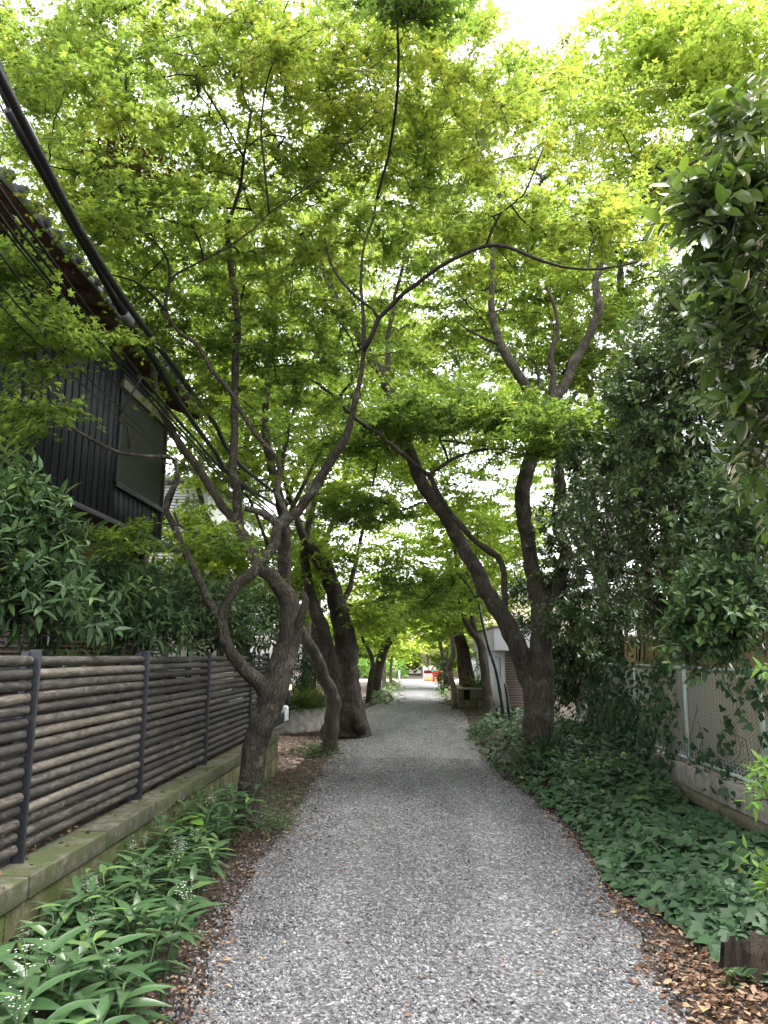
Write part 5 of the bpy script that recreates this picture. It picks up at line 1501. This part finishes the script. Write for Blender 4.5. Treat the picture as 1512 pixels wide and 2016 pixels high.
# ---- white flowered herbs between the wall and the lane
def herb(h, nleaf, flower, lean):
    loc = (0, 0, 0)
    t = thing('flowering_herb', 'broad leaved green herb', 'plant', loc)
    m = MB(); s = np.linspace(0, 1, 6)[:, None]
    ax = np.array([math.cos(lean), math.sin(lean), 0])
    stem_ = np.array([0, 0, -.02]) + s * np.array([0, 0, h + .02]) + ax * (s ** 2) * h * .25
    m.tube(stem_, np.linspace(.006, .004, 6), 6)
    lv = MB()
    k = np.arange(nleaf)
    f = .45 + .55 * (k / (nleaf - 1)) ** .7
    a = k * 2.4 + RNG.uniform(0, 6)
    pos = np.array([0, 0, 0]) + f[:, None] * np.array([0, 0, h]) + ax * (f[:, None] ** 2) * h * .25
    el = .25 + .45 * (f - .45) + RNG.normal(0, .12, nleaf)
    d = np.stack([np.cos(a) * np.cos(el), np.sin(a) * np.cos(el), np.sin(el)], -1)
    nn = np.stack([-np.cos(a) * np.sin(el), -np.sin(a) * np.sin(el), np.cos(el)], -1) + RNG.normal(0, .15, (nleaf, 3))
    place(lv, T_LANCE, pos, d, nn, .205 * (1.05 - .35 * (k / nleaf)) * RNG.uniform(.85, 1.15, nleaf), RNG.normal(.45, .2, nleaf))
    m.build('stem', M['stem'], t, True); lv.build('leaves', M['pollia'], t, True)
    if flower:
        fl = MB(); st = MB(); top = stem_[-1]
        hh = RNG.uniform(.05, .09)
        st.tube([top, top + [0, 0, hh * .5], top + [RNG.normal(0, .02), RNG.normal(0, .02), hh + .03]], [.002, .0015, .001], 5)
        for w in range(3):
            zz = hh * (.55 + .22 * w)
            for b_ in range(4):
                an = b_ * 1.57 + w * .6 + RNG.normal(0, .5); L = .030 * (1 - .22 * w) * RNG.uniform(.5, 1.4)
                e = top + np.array([math.cos(an) * L, math.sin(an) * L, zz + RNG.uniform(-.005, .03)])
                st.tube([top + [0, 0, zz], e], .0008, 4)
                for g_ in range(3):
                    c0 = e + RNG.normal(0, .009, 3)
                    aa = np.arange(5) * 1.257 + RNG.uniform(0, 6)
                    dd = np.stack([np.cos(aa), np.sin(aa), np.full(5, .35)], -1)
                    place(fl, T_FAR, np.repeat(c0[None], 5, 0), dd, np.tile([0, 0, 1.0], (5, 1)) - dd * .3, .0037, np.full(5, .5))
        s_ = st.build('flower_stalk', M['stem'], t); fl.build('blossom', M['petal'], s_)
    return t
plain = [herb(RNG.uniform(.24, .4), 9 + i, False, RNG.uniform(0, 6.28)) for i in range(4)]
flow = [herb(RNG.uniform(.3, .44), 9 + i, True, RNG.uniform(0, 6.28)) for i in range(3)]
spots = []
tries = 0
while len(spots) < 132 and tries < 6000:
    tries += 1
    y = 2.25 + 4.9 * RNG.random() ** 1.1
    a, b = road_x(np.array([y]))
    hi = min(a[0] - .10 - .04 * (y - 2), -.66)
    x = RNG.uniform(-1.78, max(-1.74, hi))
    if math.hypot(x + 1.58, y - 7.43) < .3: continue
    if all((x - p) ** 2 + (y - q) ** 2 > .10 ** 2 for p, q in spots): spots.append((x, y))
used0 = set()
for x, y in spots:
    fl = RNG.random() < .27
    src = (flow if fl else plain)[int(RNG.integers(0, 3 if fl else 4))]
    o = src if src.name not in used0 else copy_tree(src)
    used0.add(src.name)
    o.location = (x, y, 0)
    o.rotation_euler = (RNG.normal(0, .08), RNG.normal(0, .08), RNG.uniform(0, 6.28))
    s = RNG.uniform(.85, 1.2) * (1.1 if y < 3.2 else 1.0); o.scale = (s, s, s)
    if fl: o['label'], o['group'] = 'broad leaved herb topped with a spray of white flowers beside the mossy wall', 'white flowered herbs below the mossy wall'
    else: o['label'], o['group'] = 'broad leaved green herb without flowers beside the mossy wall', 'leafy herbs below the mossy wall'
q = G(372, 1735)
t = thing('pale_seedling', 'pale lime green seedling standing among the darker herbs', 'plant', (q[0], q[1], 0))
m = MB(); lv = MB(); m.tube([[q[0], q[1], 0], [q[0] + .02, q[1], .3], [q[0], q[1], .46]], [.006, .005, .003], 6)
n = 22; k = np.arange(n); a = k * 2.4; pos = np.array([q[0], q[1], 0]) + np.stack([0 * k, 0 * k, .2 + .26 * k / n], -1)
d = np.stack([np.cos(a), np.sin(a), np.full(n, .15)], -1)
place(lv, blade([.08, .9, 1, .6, .05], .27, .25, .03), pos, d, np.tile([0, 0, 1.0], (n, 1)) + RNG.normal(0, .2, (n, 3)), RNG.uniform(.09, .15, n), RNG.normal(.4, .2, n))
m.build('stem', M['stem'], t, True); lv.build('leaves', M['bright'], t)
